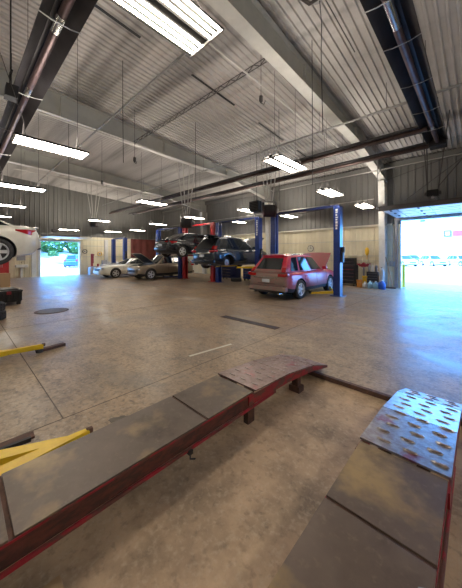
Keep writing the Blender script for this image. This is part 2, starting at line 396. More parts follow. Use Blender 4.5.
# sectional leaf, stored overhead: four sections with their ribs and struts
for k in range(4):
    y1 = -.32-k*.80; z = dh+.12+.012*k
    s = MB().box(-hw, hw, y1-.78, y1, z, z+.05, .006).build('door_section', 'doorw', d2)
    q = MB()
    for x in (-1.6, -.55, .5, 1.55): q.box(x-.03, x+.03, y1-.76, y1-.02, z-.012, z-.001)
    q.build('stile', 'galv', s)
    q = MB(); 
    for x in (-1.35, -.0, 1.2): q.box(x-.32, x+.32, y1-.42, y1-.36, z-.008, z-.001)
    q.build('vent_slot', 'greyp', s)
    q = MB()
    for x in (-1.85, -.9, .9, 1.85):
        for yy in (y1-.06, y1-.72): q.box(x-.04, x+.04, yy-.03, yy+.03, z-.02, z-.001)
    q.build('hinge', 'pipe', s)
MB().box(-hw, hw, -3.58, -3.53, dh+.05, dh+.24, .005).build('bottom_bar', 'pipe', d2)
for sx in (-1, 1):
    MB().box(sx*(hw+.05)-.025, sx*(hw+.05)+.025, -3.7, -.12, dh+.17, dh+.21).build('track', 'galv', d2)
    q = MB(); q.tube([(sx*(hw+.05), -3.5, dh+.2), (sx*(hw+.05), -3.5, 6.35)], .014); q.tube([(sx*(hw+.05), -3.5, 4.9), (sx*(hw+.05), -1.6, 6.35)], .014); q.build('track_hanger', 'galv', d2)
MB().lathe([(.03, -hw-.1), (.03, hw+.1)], (0, -.2, dh+.42), 'x', 10).lathe([(.09, -.9), (.09, .9)], (0, -.2, dh+.42), 'x', 14).build('spring_shaft', 'galv', d2)
MB().box(-1.2, -1.0, -.01, .05, dh-.12, dh-.05).build('sensor', 'greyp', d2)
# opener hanging over the leaf
op = empty('door_opener', (-1.19, 11.9, 3.90), 'dark motor unit hung from struts over the raised yard door', 'door opener')
MB().box(-.17, .17, -.14, .14, -.12, .10, .02).build('housing', 'black', op, 40)
for sx in (-.24, .17): MB().box(sx, sx+.07, -.07, .07, -.08, .04, .01).build('gearbox', 'pipe', op)
MB().lathe([(.05, -.19), (.05, -.13), (.03, -.12)], (0, 0, 0), 'z', 12).build('lamp_cover', 'white', op)
q = MB()
for a, b in (((-.15, 0, .08), (-.3, -.1, 2.62)), ((.15, 0, .08), (.5, -.5, 2.62)), ((.15, 0, .2), (1.9, .4, 2.58)), ((-.15, 0, .3), (-.15, -.4, 2.62))): q.tube([a, b], .018, 6)
q.build('strut', 'pipe', op)
MB().box(-.03, .03, .1, 3.2, -.02, .03).build('rail', 'galv', op)

d1 = empty('door_1', (XW, (DL[0]+DL[1])/2, 0), None, None); d1['kind'] = 'structure'
hw = (DL[1]-DL[0])/2; dh = DL[2]
MB().box(-.22, .12, -hw-.14, -hw, 0, dh, .008).box(-.22, .12, hw, hw+.14, 0, dh, .008).box(-.22, .12, -hw-.14, hw+.14, dh, dh+.14, .008).build('door_frame', 'white', d1)
for k in range(3): MB().box(.3+k*.8, 1.08+k*.8, -hw, hw, dh+.22, dh+.27, .006).build('door_section', 'galv', d1)
for sy in (-1, 1): MB().box(.1, 2.8, sy*(hw+.06)-.025, sy*(hw+.06)+.025, dh+.22, dh+.26).tube([(2.7, sy*(hw+.06), dh+.24), (2.7, sy*(hw+.06), roofz(5.8)-.02)], .014, 6).build('track', 'galv', d1)
MB().lathe([(.08, -hw), (.08, hw)], (.2, 0, dh+.45), 'y', 12).build('spring_shaft', 'pipe', d1)
tag(MB().box(-.12, .12, -.15, .15, -.1, .1, .02).tube([(0, 0, .1), (0, 0, 3.3)], .012, 6).build('motor_unit', 'pipe', None, loc=(-22.6, 5.0, 3.45)), 'small dark motor hung above the left door opening', 'motor')

# ================================================================ CEILING LIGHTS
def light(x, yend, z, label, top=None, g=None):
    o = empty('ceiling_light', (x, yend-.675, z), label, 'ceiling light', g)
    MB().prism([(-.27, .0), (-.275, .012), (-.20, .075), (.20, .075), (.275, .012), (.27, .0), (.19, .06), (.05, .06), (.035, .012), (-.035, .012), (-.05, .06), (-.19, .06)], 'y', -.675, .675).build('housing', 'hous', o)
    for y in (-.675, .655): MB().box(-.272, .272, y, y+.02, -.012, .02).build('end_bracket', 'galv', o)
    MB().box(-.06, .06, -.25, .25, .075, .12).build('ballast_box', 'galv', o)
    for xx in (-.23, -.155, -.08, .08, .155, .23):
        MB().lathe([(.008, -.65), (.014, -.64), (.014, .64), (.008, .65)], (xx, 0, .016), 'y', 8).build('fluorescent_tube', 'lamp', o, 40)
    zt = (top or roofz(yend-.6)-.02)-z
    q = MB()
    for y in (-.5, .5):
        for xx in (-.2, .2): q.tube([(xx, y, .07), (0, y, .42)], .005, 4)
        q.tube([(0, y, .42), (0, y-(.9 if y < 0 and 2.1 < yend < 2.5 else 0), zt+(.05 if y < 0 and 2.1 < yend < 2.5 else 0))], .006, 4)
    q.build('hanging_wire', 'pipe', o)
    for nme, e, zz, rx in (('added_uplight', UPL, .14, PI),):  # area lamp added above the housing, aimed up to brighten the ceiling
        L = bpy.data.lights.new(nme, 'AREA'); L.shape = 'RECTANGLE'; L.size = .5; L.size_y = 1.25; L.energy = e; L.color = (1, .91, .78)
        lo = bpy.data.objects.new(nme, L); col.objects.link(lo); lo.parent = o; lo.location = (0, 0, zz); lo.rotation_euler = (rx, 0, 0)
    return o
LI = [(-2.2, 1.93, 4.0, 'large bright ceiling light at the top edge, the nearest and biggest of all'),
 (-6.83, 2.15, 4.0, 'bright ceiling light in front of the black heater tube'),
 (-11.6, 2.26, 4.0, 'ceiling light just beneath the big bright one by the black heater'),
 (-16.3, 2.4, 4.0, 'dim ceiling light directly above the raised white sedan roof'),
 (-21.2, 2.4, 4.0, 'farthest ceiling light of the row above the raised white sedan'),
 (-3.65, 6.6, 4.0, 'bluish ceiling light in front of the long brown heater tubes', 6.2),
 (-4.1, 10.5, 4.0, 'ceiling light above and beyond the red SUV, right of the brown tubes', 6.1),
 (-4.0, 14.3, 4.0, 'small ceiling light by the far wall beside the yard door'),
 (-8.9, 11.4, 4.0, 'ceiling light just left of the hanging reel above the dark SUV'),
 (-8.4, 14.7, 4.0, 'small ceiling light right of the hanging reel, by the far wall'),
 (-12.5, 14.6, 4.0, 'small dim ceiling light behind the overhead bar of the dark SUV lift'),
 (-10.75, 6.8, 4.0, 'ceiling light high above the raised black sedan, under the second beam', 6.2),
 (-13.1, 11.1, 4.0, 'ceiling light between the black sedan and the second beam'),
 (-17.9, 11.4, 4.0, 'ceiling light just above the tail of the raised black sedan', 6.0),
 (-19.0, 7.5, 4.0, 'ceiling light above the blue posts, near the small door opening'),
 (-22.4, 9.8, 3.6, 'dim ceiling light close above the white coupe'),
 (-22.2, 11.9, 3.85, 'dim ceiling light above the maroon tarp'),
 (-22.6, 6.6, 3.55, 'small ceiling light right over the small door opening')]
for a in LI: light(*a)
for a in ((2.4, 1.93, 4.0), (2.4, 6.6, 4.0), (-2.2, -4, 4.0), (-6.83, -4, 4.0), (-11.6, -4, 4.0), (2.4, -4, 4.0)):  # unseen fixtures, added to help light the room
    light(*a, 'unseen ceiling light added overhead to light the room', None, 'added ceiling lights out of view')

# ================================================================ RADIANT HEATERS
def reflector(L):  # profile across (u, z): hood open downwards, two sheets thick
    return [(-.27, .0), (-.265, -.01), (-.10, .15), (.10, .15), (.265, -.01), (.27, 0), (.11, .165), (-.11, .165)]
h = empty('tube_heater', (0, 1.10, 5.2), 'long black tube heater hung along the left, its hood folded over a steel pipe', 'heater')
for a, b in ((-19.5, -14.6), (-14.62, -9.6), (-9.62, -4.6), (-4.62, -1.2), (-1.22, 2.5)):
    MB().prism(reflector(1), 'x', a, b).build('reflector', 'refl', h)
MB().lathe([(.062, -19.6), (.062, 2.4)], (0, 0, .03), 'x', 12).build('burner_tube', 'tube', h, 40)
for x in (-17, -14.6, -12, -9.6, -7.2, -4.6, -3.1, -1.2, 1): 
    MB().tube([(x, -.275, -.02), (x, -.12, -.05), (x, .12, -.05), (x, .275, -.02)], .009, 5).tube([(x, -.27, 0), (x, -.1, .175), (x, .1, .175), (x, .27, 0)], .008, 5).build('clamp', 'galv', h)
q = MB()
for x in (-14.6, -9.6, -7.2, -4.6, -1.2): q.tube([(x, 0, .17), (x, 0, roofz(1.2)-5.22)], .006, 4)
q.build('chain', 'pipe', h)
for a, b in ((-7.3, -6.9), (-4.9, -4.5)): MB().lathe([(.070, a), (.070, b)], (0, 0, .03), 'x', 12).build('coupling', 'chrome', h, 40)

h = empty('tube_heater', (-.93, 4, 5.2), 'long tube heater running overhead at the right then turning along the far beams', 'heater')
for a, b in ((-5, -1.6), (-1.62, 1.1), (1.08, 3.9), (3.88, 6.4)): MB().prism([(u, z) for u, z in reflector(1)], 'y', a, b).build('reflector', 'refl', h)
MB().lathe([(.062, -5), (.062, 6.5)], (0, 0, .03), 'y', 12).build('burner_tube', 'tube', h, 40)
for a, b in ((.10, .75), (5.0, 5.25)): MB().lathe([(.070, a), (.070, b)], (0, 0, .03), 'y', 12).build('coupling', 'chrome', h, 40)
for y in (-1.6, .1, 1.1, 2.5, 3.9, 5.2): MB().tube([(-.275, y, -.02), (-.12, y, -.05), (.12, y, -.05), (.275, y, -.02)], .009, 5).tube([(-.27, y, 0), (-.1, y, .175), (.1, y, .175), (.27, y, 0)], .008, 5).build('clamp', 'galv', h)
MB().box(-.22, .22, 6.4, 6.82, -.10, .16, .02).build('corner_box', 'refl', h)
for dy, x1 in ((5.1, -22), (6.6, -20)):
    MB().lathe([(.065, -.1), (.065, x1)], (0, dy, -.0), 'x', 12).build('far_tube', 'ftube', h, 40)
    for k in range(5):
        a = -.25-k*4.2; MB().prism([(dy-.23, .0), (dy-.22, -.01), (dy-.10, .10), (dy+.10, .10), (dy+.22, -.01), (dy+.23, .0), (dy+.11, .115), (dy-.11, .115)], 'x', a-4.22, a).build('far_reflector', 'refl', h)
    q = MB()
    for x in (-3, -6.5, -10, -14, -18): q.tube([(x, dy, .11), (x, dy, roofz(4+dy)-5.22)], .006, 4)
    q.build('chain', 'pipe', h)
q = MB()
for y in (-1.6, 1.1, 3.9, 6.6): q.tube([(0, y, .16), (0, y, roofz(4+y)-5.22)], .006, 4)
q.build('chain', 'pipe', h)

# ================================================================ PIPES, CONDUITS, BRACING UNDER THE ROOF
def pipe(name, pts, r, m, label, cat='pipe', g=None): return tag(MB().tube(pts, r, 8).build(name, m, None, 40), label, cat, g)
q = MB().tube([(-24, 8.9, 6.02), (7.8, 8.9, 6.02)], .035, 8)
sp = q.build('sprinkler_pipe', 'galv', None, 40); tag(sp, 'grey pipe running straight across under the roof above the brown heater tubes', 'pipe')
for k in range(15): MB().tube([(-23+k*2.1, 8.9, 6.05), (-23+k*2.1, 8.9, roofz(8.9)-.02)], .007, 4).build('pipe_hanger', 'pipe', sp)
pipe('sprinkler_pipe', [(-24, 3.4, 6.0), (-3.9, 3.4, 6.0)], .03, 'galv', 'grey pipe under the roof between the black heater and the second beam')
pipe('conduit', [(-4.15, 1, 6.2), (-4.15, 13.5, 6.0)], .022, 'pipel', 'pale thin conduit running beside the nearest roof beam')
pipe('conduit', [(-9.9, 1, 6.1), (-9.9, 14.5, 5.9)], .025, 'pipel', 'pale conduit running beside the second roof beam')
pipe('conduit', [(-8.2, 12.7, 5.35), (7.5, 12.7, 5.35)], .02, 'pipel', 'pale conduit crossing in front of the far wall above the yard door')
pipe('conduit', [(-24, 14.9, 4.55), (-3.9, 14.9, 4.55)], .02, 'pipel', 'pale conduit along the top of the far wall behind the lifts')
pipe('conduit', [(-16.6, 2, 5.9), (-16.6, 14, 5.7)], .025, 'pipel', 'pale conduit beside the third roof beam')
pipe('bracing_rod', [(-2.6, 15.1, 4.3), (2.9, 9.2, 6.6)], .014, 'pipe', 'dark slanting rod above the raised yard door', 'rod')
pipe('bracing_rod', [(-3.5, 15.0, 5.4), (.2, 15.0, 6.25)], .012, 'pipe', 'thin rod on the wall beside the end of the nearest beam', 'rod')
# lattice strip between two beams
t = empty('lattice_truss', (-9.1, 5.15, 6.3), 'thin steel lattice strip hanging under the roof between two beams', 'truss')
MB().tube([(-1.4, 0, .12), (5.4, 0, .12)], .012, 6).tube([(-1.4, 0, 0), (5.4, 0, 0)], .012, 6).build('chord', 'pipe', t)
q = MB(); n = 34
for k in range(n): a = -1.4+6.8*k/n; q.tube([(a, 0, 0 if k % 2 else .12), (a+6.8/n, 0, .12 if k % 2 else 0)], .012, 5)
q.build('zigzag_web', 'pipe', t)
for x, y0, y1 in ((-11.9, 5.6, 5.65), (-14.6, 6, 6.05)):
    pass
# hanging cords
for x, y, z0, lb in ((-5.2, 8.0, 3.6, 'thin black cord hanging left of the bluish ceiling light'), (-3.0, 6.1, 3.4, 'thin black cord hanging from the junction box beside the nearest beam'),
                     (-7.4, 3.3, 4.3, 'thin cord hanging at the left beside the black heater'), (-12.2, 3.2, 3.9, 'thin cord hanging far left above the white sedan'), (-8.2, 6.6, 3.9, 'thin cord hanging beneath the second beam')):
    pipe('hanging_cable', [(x, y, roofz(y)-.02), (x+.01, y, (roofz(y)+z0)/2), (x, y+.02, z0)], .009, 'black', lb, 'cord')
j = empty('junction_box', (-2.35, 5.0, 6.78), 'grey round junction box with looped cord under the roof beside the nearest beam', 'junction box')
MB().lathe([(.11, 0), (.11, .1), (.05, .14)], (0, 0, 0), 'z', 14).build('box_body', 'greyp', j, 40)
MB().tube([(.0, 0, .02), (-.10, -.12, -.1), (-.2, -.2, .0), (-.26, -.22, .08)], .035, 7).build('sensor_arm', 'pipe', j, 40)
MB().tube([(.03, .05, .02), (-.02, .25, -.3), (-.05, .3, -.9), (-.02, .32, -2.6)], .009, 5).build('cord', 'black', j)
MB().tube([(.09, .0, .09), (.1, 1.9, -.03)], .012, 5).build('conduit', 'pipe', j)
# valves/sprinkler heads hung below the nearest beam
def dropper(x, y, z, lb):
    o = empty('hook_fitting', (x, y, z), lb, 'fitting')
    MB().tube([(0, 0, .1), (0, 0, roofz(y)-z-.02)], .008, 5).build('rod', 'pipe', o); MB().lathe([(.02, -.1), (.05, -.05), (.05, .08), (.02, .1)], (0, 0, 0), 'z', 10).build('fitting_body', 'pipe', o, 40)
    MB().tube([(0, 0, -.1), (.08, .02, -.16), (.13, .02, -.08)], .012, 5).build('hook', 'pipe', o)
dropper(-4.2, 5.6, 5.8, 'small dark fitting hanging under the roof left of the nearest beam')
dropper(-9.3, 4.6, 5.2, 'small dark fitting hanging below the second beam')
dropper(-13.0, 4.8, 5.1, 'small dark fitting hanging far beyond the second beam')

# exhaust hose reels hung over the lifts
def reel(x, y, z, zt, lb, dark=True, r=.31, rz=.8):
    o = empty('hose_reel', (x, y, z), lb, 'hose reel', rz=rz)
    W_ = r*.95
    MB().lathe([(r*.6, -W_), (r, -W_+.002), (r, -W_+.025), (r*.62, -W_+.03), (r*.62, W_-.03), (r, W_-.025), (r, W_-.002), (r*.6, W_)], (0, 0, 0), 'x', 24).build('drum', 'tube', o, 40)
    MB().lathe([(r*.66, -W_+.032), (r*.90, -W_+.05), (r*.92, 0), (r*.90, W_-.05), (r*.66, W_-.032)], (0, 0, 0), 'x', 24).build('hose', 'black', o, 40)
    MB().box(W_+.01, W_+.05, -.05, .05, -.05, .42).box(-W_-.05, -W_-.01, -.05, .05, -.05, .42).box(-W_-.05, W_+.05, -.05, .05, .40, .44).box(W_+.01, W_+.14, -.10, .10, -.1, .1, .02).build('bracket', 'galv', o)
    q = MB()
    for a in (-.5, -.18, .18, .5): q.tube([(a*.3, 0, .42), (a, .15 if a > 0 else -.15, roofz(y)-z-.03)], .026, 6)
    q.build('strut', 'pipel', o)
reel(-7.0, 9.95, 3.68, 6.0, 'dark round hose reel on pale struts between the two right lifts')
reel(-11.2, 8.4, 3.35, 6.2, 'dark round hose reel hanging by the roof of the raised black sedan', r=.30)
reel(-20.5, 7.0, 3.9, 6.0, 'dark hose reel hanging over the white coupe', r=.22)
uh = empty('unit_heater', (-7.85, 10.12, 4.0), 'black box heater hung just left of the pale reel struts', 'heater')
MB().box(-.28, .28, -.25, .25, -.25, .25, .02).build('cabinet', 'black', uh)
q = MB()
for k in range(6): q.box(-.24, .24, -.262, -.250, -.2+k*.075, -.17+k*.075)
q.build('louvre', 'pipe', uh); MB().tube([(0, 0, .25), (0, 0, roofz(10.12)-4.0-.02)], .015, 6).build('rod', 'pipe', uh)
tv = empty('hanging_speaker', (-17.6, 1.25, 3.52), 'black box hung above the trunk of the raised white sedan', 'speaker')
MB().box(-.30, .30, -.22, .22, -.28, .24, .02).build('cabinet', 'black', tv); MB().tube([(0, .15, .24), (0, .55, roofz(1.8)-3.54)], .012, 6).build('rod', 'pipe', tv)
tag(MB().prism([(-.1, 0), (.1, 0), (.12, .25), (-.08, .25)], 'x', -.12, .12).tube([(0, 0, .25), (0, 0, roofz(.78)-4.85)], .015, 6).box(-.15, .15, -.02, .02, .5, .53).tube([(-.15, 0, .52), (-.15, 0, -.1)], .01, 5).build('wall_bracket_box', 'black', None, loc=(-6.95, .78, 4.85)), 'small dark bracket box beside the left end of the black heater', 'bracket')
# ================================================================ VEHICLES (local frame: +y forward, origin on the ground)
V = Vector
def lerp_table(tab, y):
    if y <= tab[0][0]: return tab[0][1]
    for (a, va), (b, vb) in zip(tab, tab[1:]):
        if y <= b:
            t = (y-a)/(b-a); t = t*t*(3-2*t) if abs(vb-va) > .25 else t
            return va+(vb-va)*t
    return tab[-1][1]
def bil(a, b, c, d, bulge=V((0, 0, 0)), bulge2=V((0, 0, 0))):
    """a..b at t=0, d..c at t=1"""
    def fn(s, t): return (a*(1-s)+b*s)*(1-t)+(d*(1-s)+c*s)*t + (bulge*(1-t)+bulge2*t)*(4*s*(1-s))
    return fn
SUV = dict(W=.925, L=2.28, zt=[(-2.28, .86), (-2.24, .98), (-2.1, 1.02), (.95, 1.04), (1.7, .98), (2.1, .90), (2.28, .70)], zb=[(-2.28, .44), (-2.15, .30), (-1.9, .24), (1.9, .22), (2.28, .34)],
           w=[(-2.28, .74), (-2.2, .83), (-1.95, .90), (-1.2, .925), (1.5, .925), (2.0, .87), (2.2, .76), (2.28, .62)], ax=(-1.32, 1.36), r=.355,
           g=dict(cow=(.95, .80), ct=(.15, .60), bb=(-2.22, .79), bt=(-1.72, .585), z0=1.02, z1=1.60, bp=.0, panes=[(.10, .27), (.315, .585), (.62, .94)]), roof=.05)
SEDAN = dict(W=.915, L=2.42, zt=[(-2.42, .80), (-2.36, .98), (-2.1, 1.03), (.8, .96), (1.7, .88), (2.15, .78), (2.42, .58)], zb=[(-2.42, .42), (-2.25, .26), (-1.9, .20), (1.9, .20), (2.42, .30)],
           w=[(-2.42, .68), (-2.32, .80), (-2.0, .89), (-1.2, .915), (1.5, .915), (2.1, .86), (2.3, .76), (2.42, .58)], ax=(-1.52, 1.38), r=.335,
           g=dict(cow=(.95, .80), ct=(.10, .56), bb=(-1.95, .78), bt=(-1.10, .55), z0=.98, z1=1.42, bp=0, panes=[(.05, .20), (.25, .55), (.585, .93)]), roof=.04)
COUPE = dict(SEDAN, L=2.36, zt=[(-2.36, .86), (-2.3, 1.0), (.8, .93), (1.6, .88), (2.1, .78), (2.36, .56)], g=dict(cow=(.75, .78), ct=(-.02, .55), bb=(-1.95, .76), bt=(-.95, .53), z0=.95, z1=1.34, bp=0, panes=[(.1, .30), (.36, .92)]))
wheel_cache = {}
def make_wheel(parent, x, y, r, side, steel='rim', spokes=5):
    key = (r, steel, spokes)
    o = MB().lathe([(r*.62, -.095), (r*.80, -.115), (r*.94, -.110), (r, -.085), (r, .085), (r*.94, .110), (r*.80, .115), (r*.62, .095), (r*.62, -.095)], (0, 0, 0), 'x', 28, cap=False).build('wheel', 'rubber', parent, 50)
    q = MB().mat(0)
    q.lathe([(r*.70, .06), (r*.70, .10), (r*.66, .118), (r*.60, .105), (r*.59, -.06), (r*.63, -.06), (r*.70, .06)], (0, 0, 0), 'x', 28, cap=False)
    for k in range(spokes):
        a0 = 2*PI*k/spokes
        for da in (-.16, .16):
            c, s_ = math.cos(a0+da), math.sin(a0+da)
            c2, s2 = math.cos(a0+da*.5), math.sin(a0+da*.5)
            p = V((.085, r*.12*c, r*.12*s_)); e = V((.088, r*.60*c2, r*.60*s2)); d = V((0, -s_, c))*.034
            vs = [q.bm.verts.new(v) for v in (p-d, p+d, e+d*.8, e-d*.8)]; vt = [q.bm.verts.new(v-V((.03, 0, 0))) for v in (p-d, p+d, e+d*.8, e-d*.8)]
            q.face(vs); q.face(vt[::-1])
            for i in range(4): q.face([vs[i], vt[i], vt[(i+1) % 4], vs[(i+1) % 4]])
    q.lathe([(.02, .095), (.055, .09), (.06, .05)], (0, 0, 0), 'x', 12)
    q.mat(1).lathe([(r*.60, .03), (r*.60, .045), (.01, .046)], (0, 0, 0), 'x', 24)
    q.build('rim', [steel, 'black'], o, 40)
    o.location = (x, y, r); o.rotation_euler = (0, 0, 0 if side > 0 else PI)
    return o
def vehicle(name, label, cat, loc, rz, S, paint, hood_open=False, hatch_open=False, no_wheels=(), clad=True, tail='suv', plate=True, group=None, lower=None, extras=True):
    root = empty(name, loc, label, cat, group, rz)
    L, W = S['L'], S['W']; g = S['g']; r = S['r']
    # ---- lower body
    ys = sorted(set([round(-L+2*L*i/46, 4) for i in range(47)] + [-L+.03, -L+.08, L-.03, L-.08]))
    mb = MB(); rings = []
    bay0, bay1 = g['cow'][0]+.05, L-.22
    for y in ys:
        zt, zb, w_ = lerp_table(S['zt'], y), lerp_table(S['zb'], y), lerp_table(S['w'], y)
        H = zt-zb; inb = hood_open and bay0 < y < bay1
        half = [(0, zb), (.70*w_, zb), (.93*w_, zb+.05*H), (.985*w_, zb+.22*H), (1.0*w_, zb+.42*H), (.985*w_, zb+.60*H), (.975*w_, zb+.80*H), (.93*w_, zb+.94*H), (.84*w_, zt), (.55*w_, zt+(-.22 if inb else .018)), (0, zt+(-.24 if inb else .026))]
        ring = [mb.bm.verts.new((x, y, z)) for x, z in half] + [mb.bm.verts.new((-x, y, z)) for x, z in half[-2:0:-1]]
        rings.append(ring)
    n = len(rings[0])
    for i in range(len(rings)-1):
        ym = (ys[i]+ys[i+1])/2
        for k in range(n):
            kk = k if k < 10 else n-1-k
            mb.mi = 0
            if clad and kk in (0, 1, 2): mb.mi = 1
            elif kk in (0,): mb.mi = 1
            if hood_open and bay0 < ym < bay1 and kk in (8, 9): mb.mi = 1
            mb.face([rings[i][k], rings[i][(k+1) % n], rings[i+1][(k+1) % n], rings[i+1][k]])
    mb.mi = 0; mb.face(rings[0]); mb.face(rings[-1][::-1])
    body = mb.build('body', [paint, 'black'], root, 45)
    # wheel housings
    cut = MB(); cut.mi = 1
    for yy in S['ax']:
        for sx in (-1, 1): cut.lathe([(r+.055, sx*(W-.30)), (r+.055, sx*(W+.15))] if sx > 0 else [(r+.055, -(W+.15)), (r+.055, -(W-.30))], (0, yy, r+.01), 'x', 28)
    co = cut.build('cutter', [paint, 'black'])
    md = body.modifiers.new('b', 'BOOLEAN'); md.operation = 'DIFFERENCE'; md.object = co; md.solver = 'EXACT'
    # the cutter must share the body's frame
    co.parent = root
    bpy.context.view_layer.update()
    me = bpy.data.meshes.new_from_object(body.evaluated_get(bpy.context.evaluated_depsgraph_get()))
    body.modifiers.clear(); body.data = me; bpy.data.objects.remove(co)
    me.set_sharp_from_angle(angle=math.radians(40))
    # ---- cabin
    z0, z1 = g['z0'], g['z1']; (yf, xf), (yft, xft), (yb, xb), (ybt, xbt) = g['cow'], g['ct'], g['bb'], g['bt']
    fb, ft, rb_, rt = V((xf, yf-.12, z0)), V((xft, yft, z1)), V((xb, yb, z0)), V((xbt, ybt, z1))
    mir = lambda v: V((-v.x, v.y, v.z))
    bf, bft = V((0, .13, 0)), V((0, .07, 0)); bb, bbt = V((0, -.05, 0)), V((0, -.03, 0))
    side = bil(rb_, fb, ft, rt, V((.05, 0, 0)), V((.03, 0, .05)))
    sideL = lambda s, t: mir(side(1-s, t))
    front = bil(fb, mir(fb), mir(ft), ft, bf, bft+V((0, 0, S['roof']*.6)))
    back = bil(mir(rb_), rb_, rt, mir(rt), bb, bbt+V((0, 0, S['roof']*.6)))
    def roof(s, t):
        a = side(1-t, 1) if False else side(t, 1.0); bvec = mir(a); p = a*(1-s)+bvec*s
        ends = (V((0, .07*t*1.0-.03*(1-t), S['roof']*.6)))*(4*s*(1-s))
        return p + ends + V((0, 0, S['roof']*.45*(4*s*(1-s))*(4*t*(1-t))))
    mb = MB()
    for fn in (side, sideL, front, back): mb.patch(fn, 0, 1, 0, 1, 10, 4)
    mb.patch(lambda s, t: roof(1-s, t), 0, 1, 0, 1, 10, 10)
    bmesh.ops.remove_doubles(mb.bm, verts=mb.bm.verts, dist=.004)
    se = [e for e in mb.bm.edges if len(e.link_faces) == 2 and e.calc_face_angle(0) > .45]
    bmesh.ops.bevel(mb.bm, geom=se, offset=.035, segments=2, affect='EDGES', profile=.5)
    mb.build('cabin', paint, root, 50)
    if extras or True:
        MB().patch(front, .05, .95, .06, .93, 8, 3, .003, .006).build('windshield', 'glass', root, 40)
        if not hatch_open: MB().patch(back, .13 if tail == 'suv' else .08, .87 if tail == 'suv' else .92, .16 if tail == 'suv' else .08, .84, 8, 3, .003, .006).build('rear_window', 'glass', root, 40)
        for a, b in g['panes']:
            MB().patch(side, a, b, .07, .88, 4, 3, .003, .006).build('side_window', 'glass', root, 40)
            MB().patch(sideL, 1-b, 1-a, .07, .88, 4, 3, .003, .006).build('side_window', 'glass', root, 40)
    # ---- door gaps, handles, mirrors, sill
    for sx in (1, -1):
        q = MB(); cuts = [-.98, .0, .93] if len(g['panes']) > 2 else [-.45, .80]
        for yy in cuts:
            pts = []
            for zf in (.12, .42, .60, .80, .93):
                zt, zb, w_ = lerp_table(S['zt'], yy), lerp_table(S['zb'], yy), lerp_table(S['w'], yy)
                k = {.12: .955, .42: 1.0, .60: .985, .80: .975, .93: .935}[zf]
                pts.append((sx*(w_*k+.001), yy+(.12 if yy < -.9 and zf < .5 else 0), zb+zf*(zt-zb)))
            q.tube(pts, .006, 4)
        q.build('door_gap', 'black', root)
        q = MB()
        for yy in ((-.86, .12) if len(g['panes']) > 2 else (-.3,)): q.box(sx*W*.975-.012, sx*W*.975+.018, yy, yy+.17, .855, .885, .006)
        q.build('door_handle', paint, root)
        MB().box(sx*(xf+.06), sx*(xf+.25), yf-.36, yf-.20, z0+.02, z0+.17, .03).build('mirror', paint, root, 40)
    # ---- wheels
    for i, yy in enumerate(S['ax']):
        for sx in (-1, 1):
            if (i, sx) in no_wheels:
                dsk = MB().lathe([(.03, -.02), (.15, -.01), (.15, .015), (.06, .02), (.055, .06), (.01, .065)], (0, 0, 0), 'x', 20).build('brake_disc', 'galv', root, 40)
                dsk.location = (sx*(W-.17), yy, r); dsk.rotation_euler = (0, 0, 0 if sx > 0 else PI); continue
            make_wheel(root, sx*(W-.115), yy, r, sx)
    # ---- ends
    zr = lerp_table(S['zb'], -L+.05)
    if tail == 'suv':
        for sx in (1, -1):
            MB().prism([(-L+.02, .84), (-L+.26, .90), (-L+.22, 1.02), (yb+.03, z0+.02), (ybt+.02, z1-.12), (ybt-.10, z1-.14), (-L-.0, z0+.03), (-L-.012, .84)], 'x', sx*.70, sx*.895) if False else None
            q = MB().patch(back, *((.90, .995) if sx > 0 else (.005, .10)), .0, .26, 3, 4, .004, .018)
            sf = side if sx > 0 else sideL
            q.patch(sf, *((.0, .045) if sx > 0 else (.955, 1.0)), .0, .25, 2, 4, .004, .014)
            q.box(*sorted((sx*.50, sx*.80)), -L-.012, -L+.05, .86, .97, .012); q.box(*sorted((sx*.78, sx*.885)), -L-.0, -L+.22, .88, .99, .02)
            q.build('tail_light', 'lightred', root, 40)
        MB().box(-.84, .84, -L-.055, -L+.14, zr-.06, zr+.11, .03).build('rear_bumper', paint, root, 40)
        MB().box(-.78, .78, -L-.058, -L+.10, zr-.085, zr-.03, .015).build('bumper_lip', 'black', root, 40)
        MB().box(-.58, .58, -L-.02, -L+.03, .79, .835, .008).build('trim_strip', 'chrome', root)
        MB().box(-.40, .40, -L-.008, -L+.03, .585, .60).box(-.72, .72, -L-.006, -L+.03, .50, .507).build('gate_crease', 'black', root)
        if S['roof'] > .045:
            for sx in (1, -1): MB().tube([(sx*.60, -1.5, z1+.045), (sx*.60, -1.35, z1+.085), (sx*.61, -.2, z1+.095), (sx*.61, .0, z1+.05)], .018, 6).build('roof_rail', 'chrome', root, 40)
        if not hatch_open: MB().patch(back, .12, .88, .90, 1.0, 6, 1, .0, .03).box(-.5, .5, ybt-.12, ybt+.04, z1+.01, z1+.045, .012).build('spoiler', paint, root, 40)
        for sx in (1, -1): MB().lathe([(.04, -L-.06), (.04, -L+.15)], (sx*.55, 0, zr-.13), 'y', 12).build('exhaust_tip', 'chrome', root, 40)
    else:
        for sx in (1, -1):
            q = MB(); tz = lerp_table(S['zt'], -L+.05)
            pts = [(.40, -L+.045, .84), (.62, -L+.05, .845), (.735, -L+.12, .85), (.835, -L+.30, .87), (.862, -L+.52, .90)]
            A = []
            for k, (x, y, z) in enumerate(pts):
                hh = (.075, .08, .08, .06, .02)[k]; o_ = (0, -.03) if k < 2 else (.025, -.02) if k == 2 else (.035, 0)
                A.append([q.bm.verts.new((sx*(x+o_[0]), y+o_[1], z-hh)), q.bm.verts.new((sx*(x+o_[0]), y+o_[1], z+hh)), q.bm.verts.new((sx*(x-.05), y+.05, z+hh)), q.bm.verts.new((sx*(x-.05), y+.05, z-hh))])
            for a, b in zip(A, A[1:]):
                for i in range(4): q.face([a[i], a[(i+1) % 4], b[(i+1) % 4], b[i]])
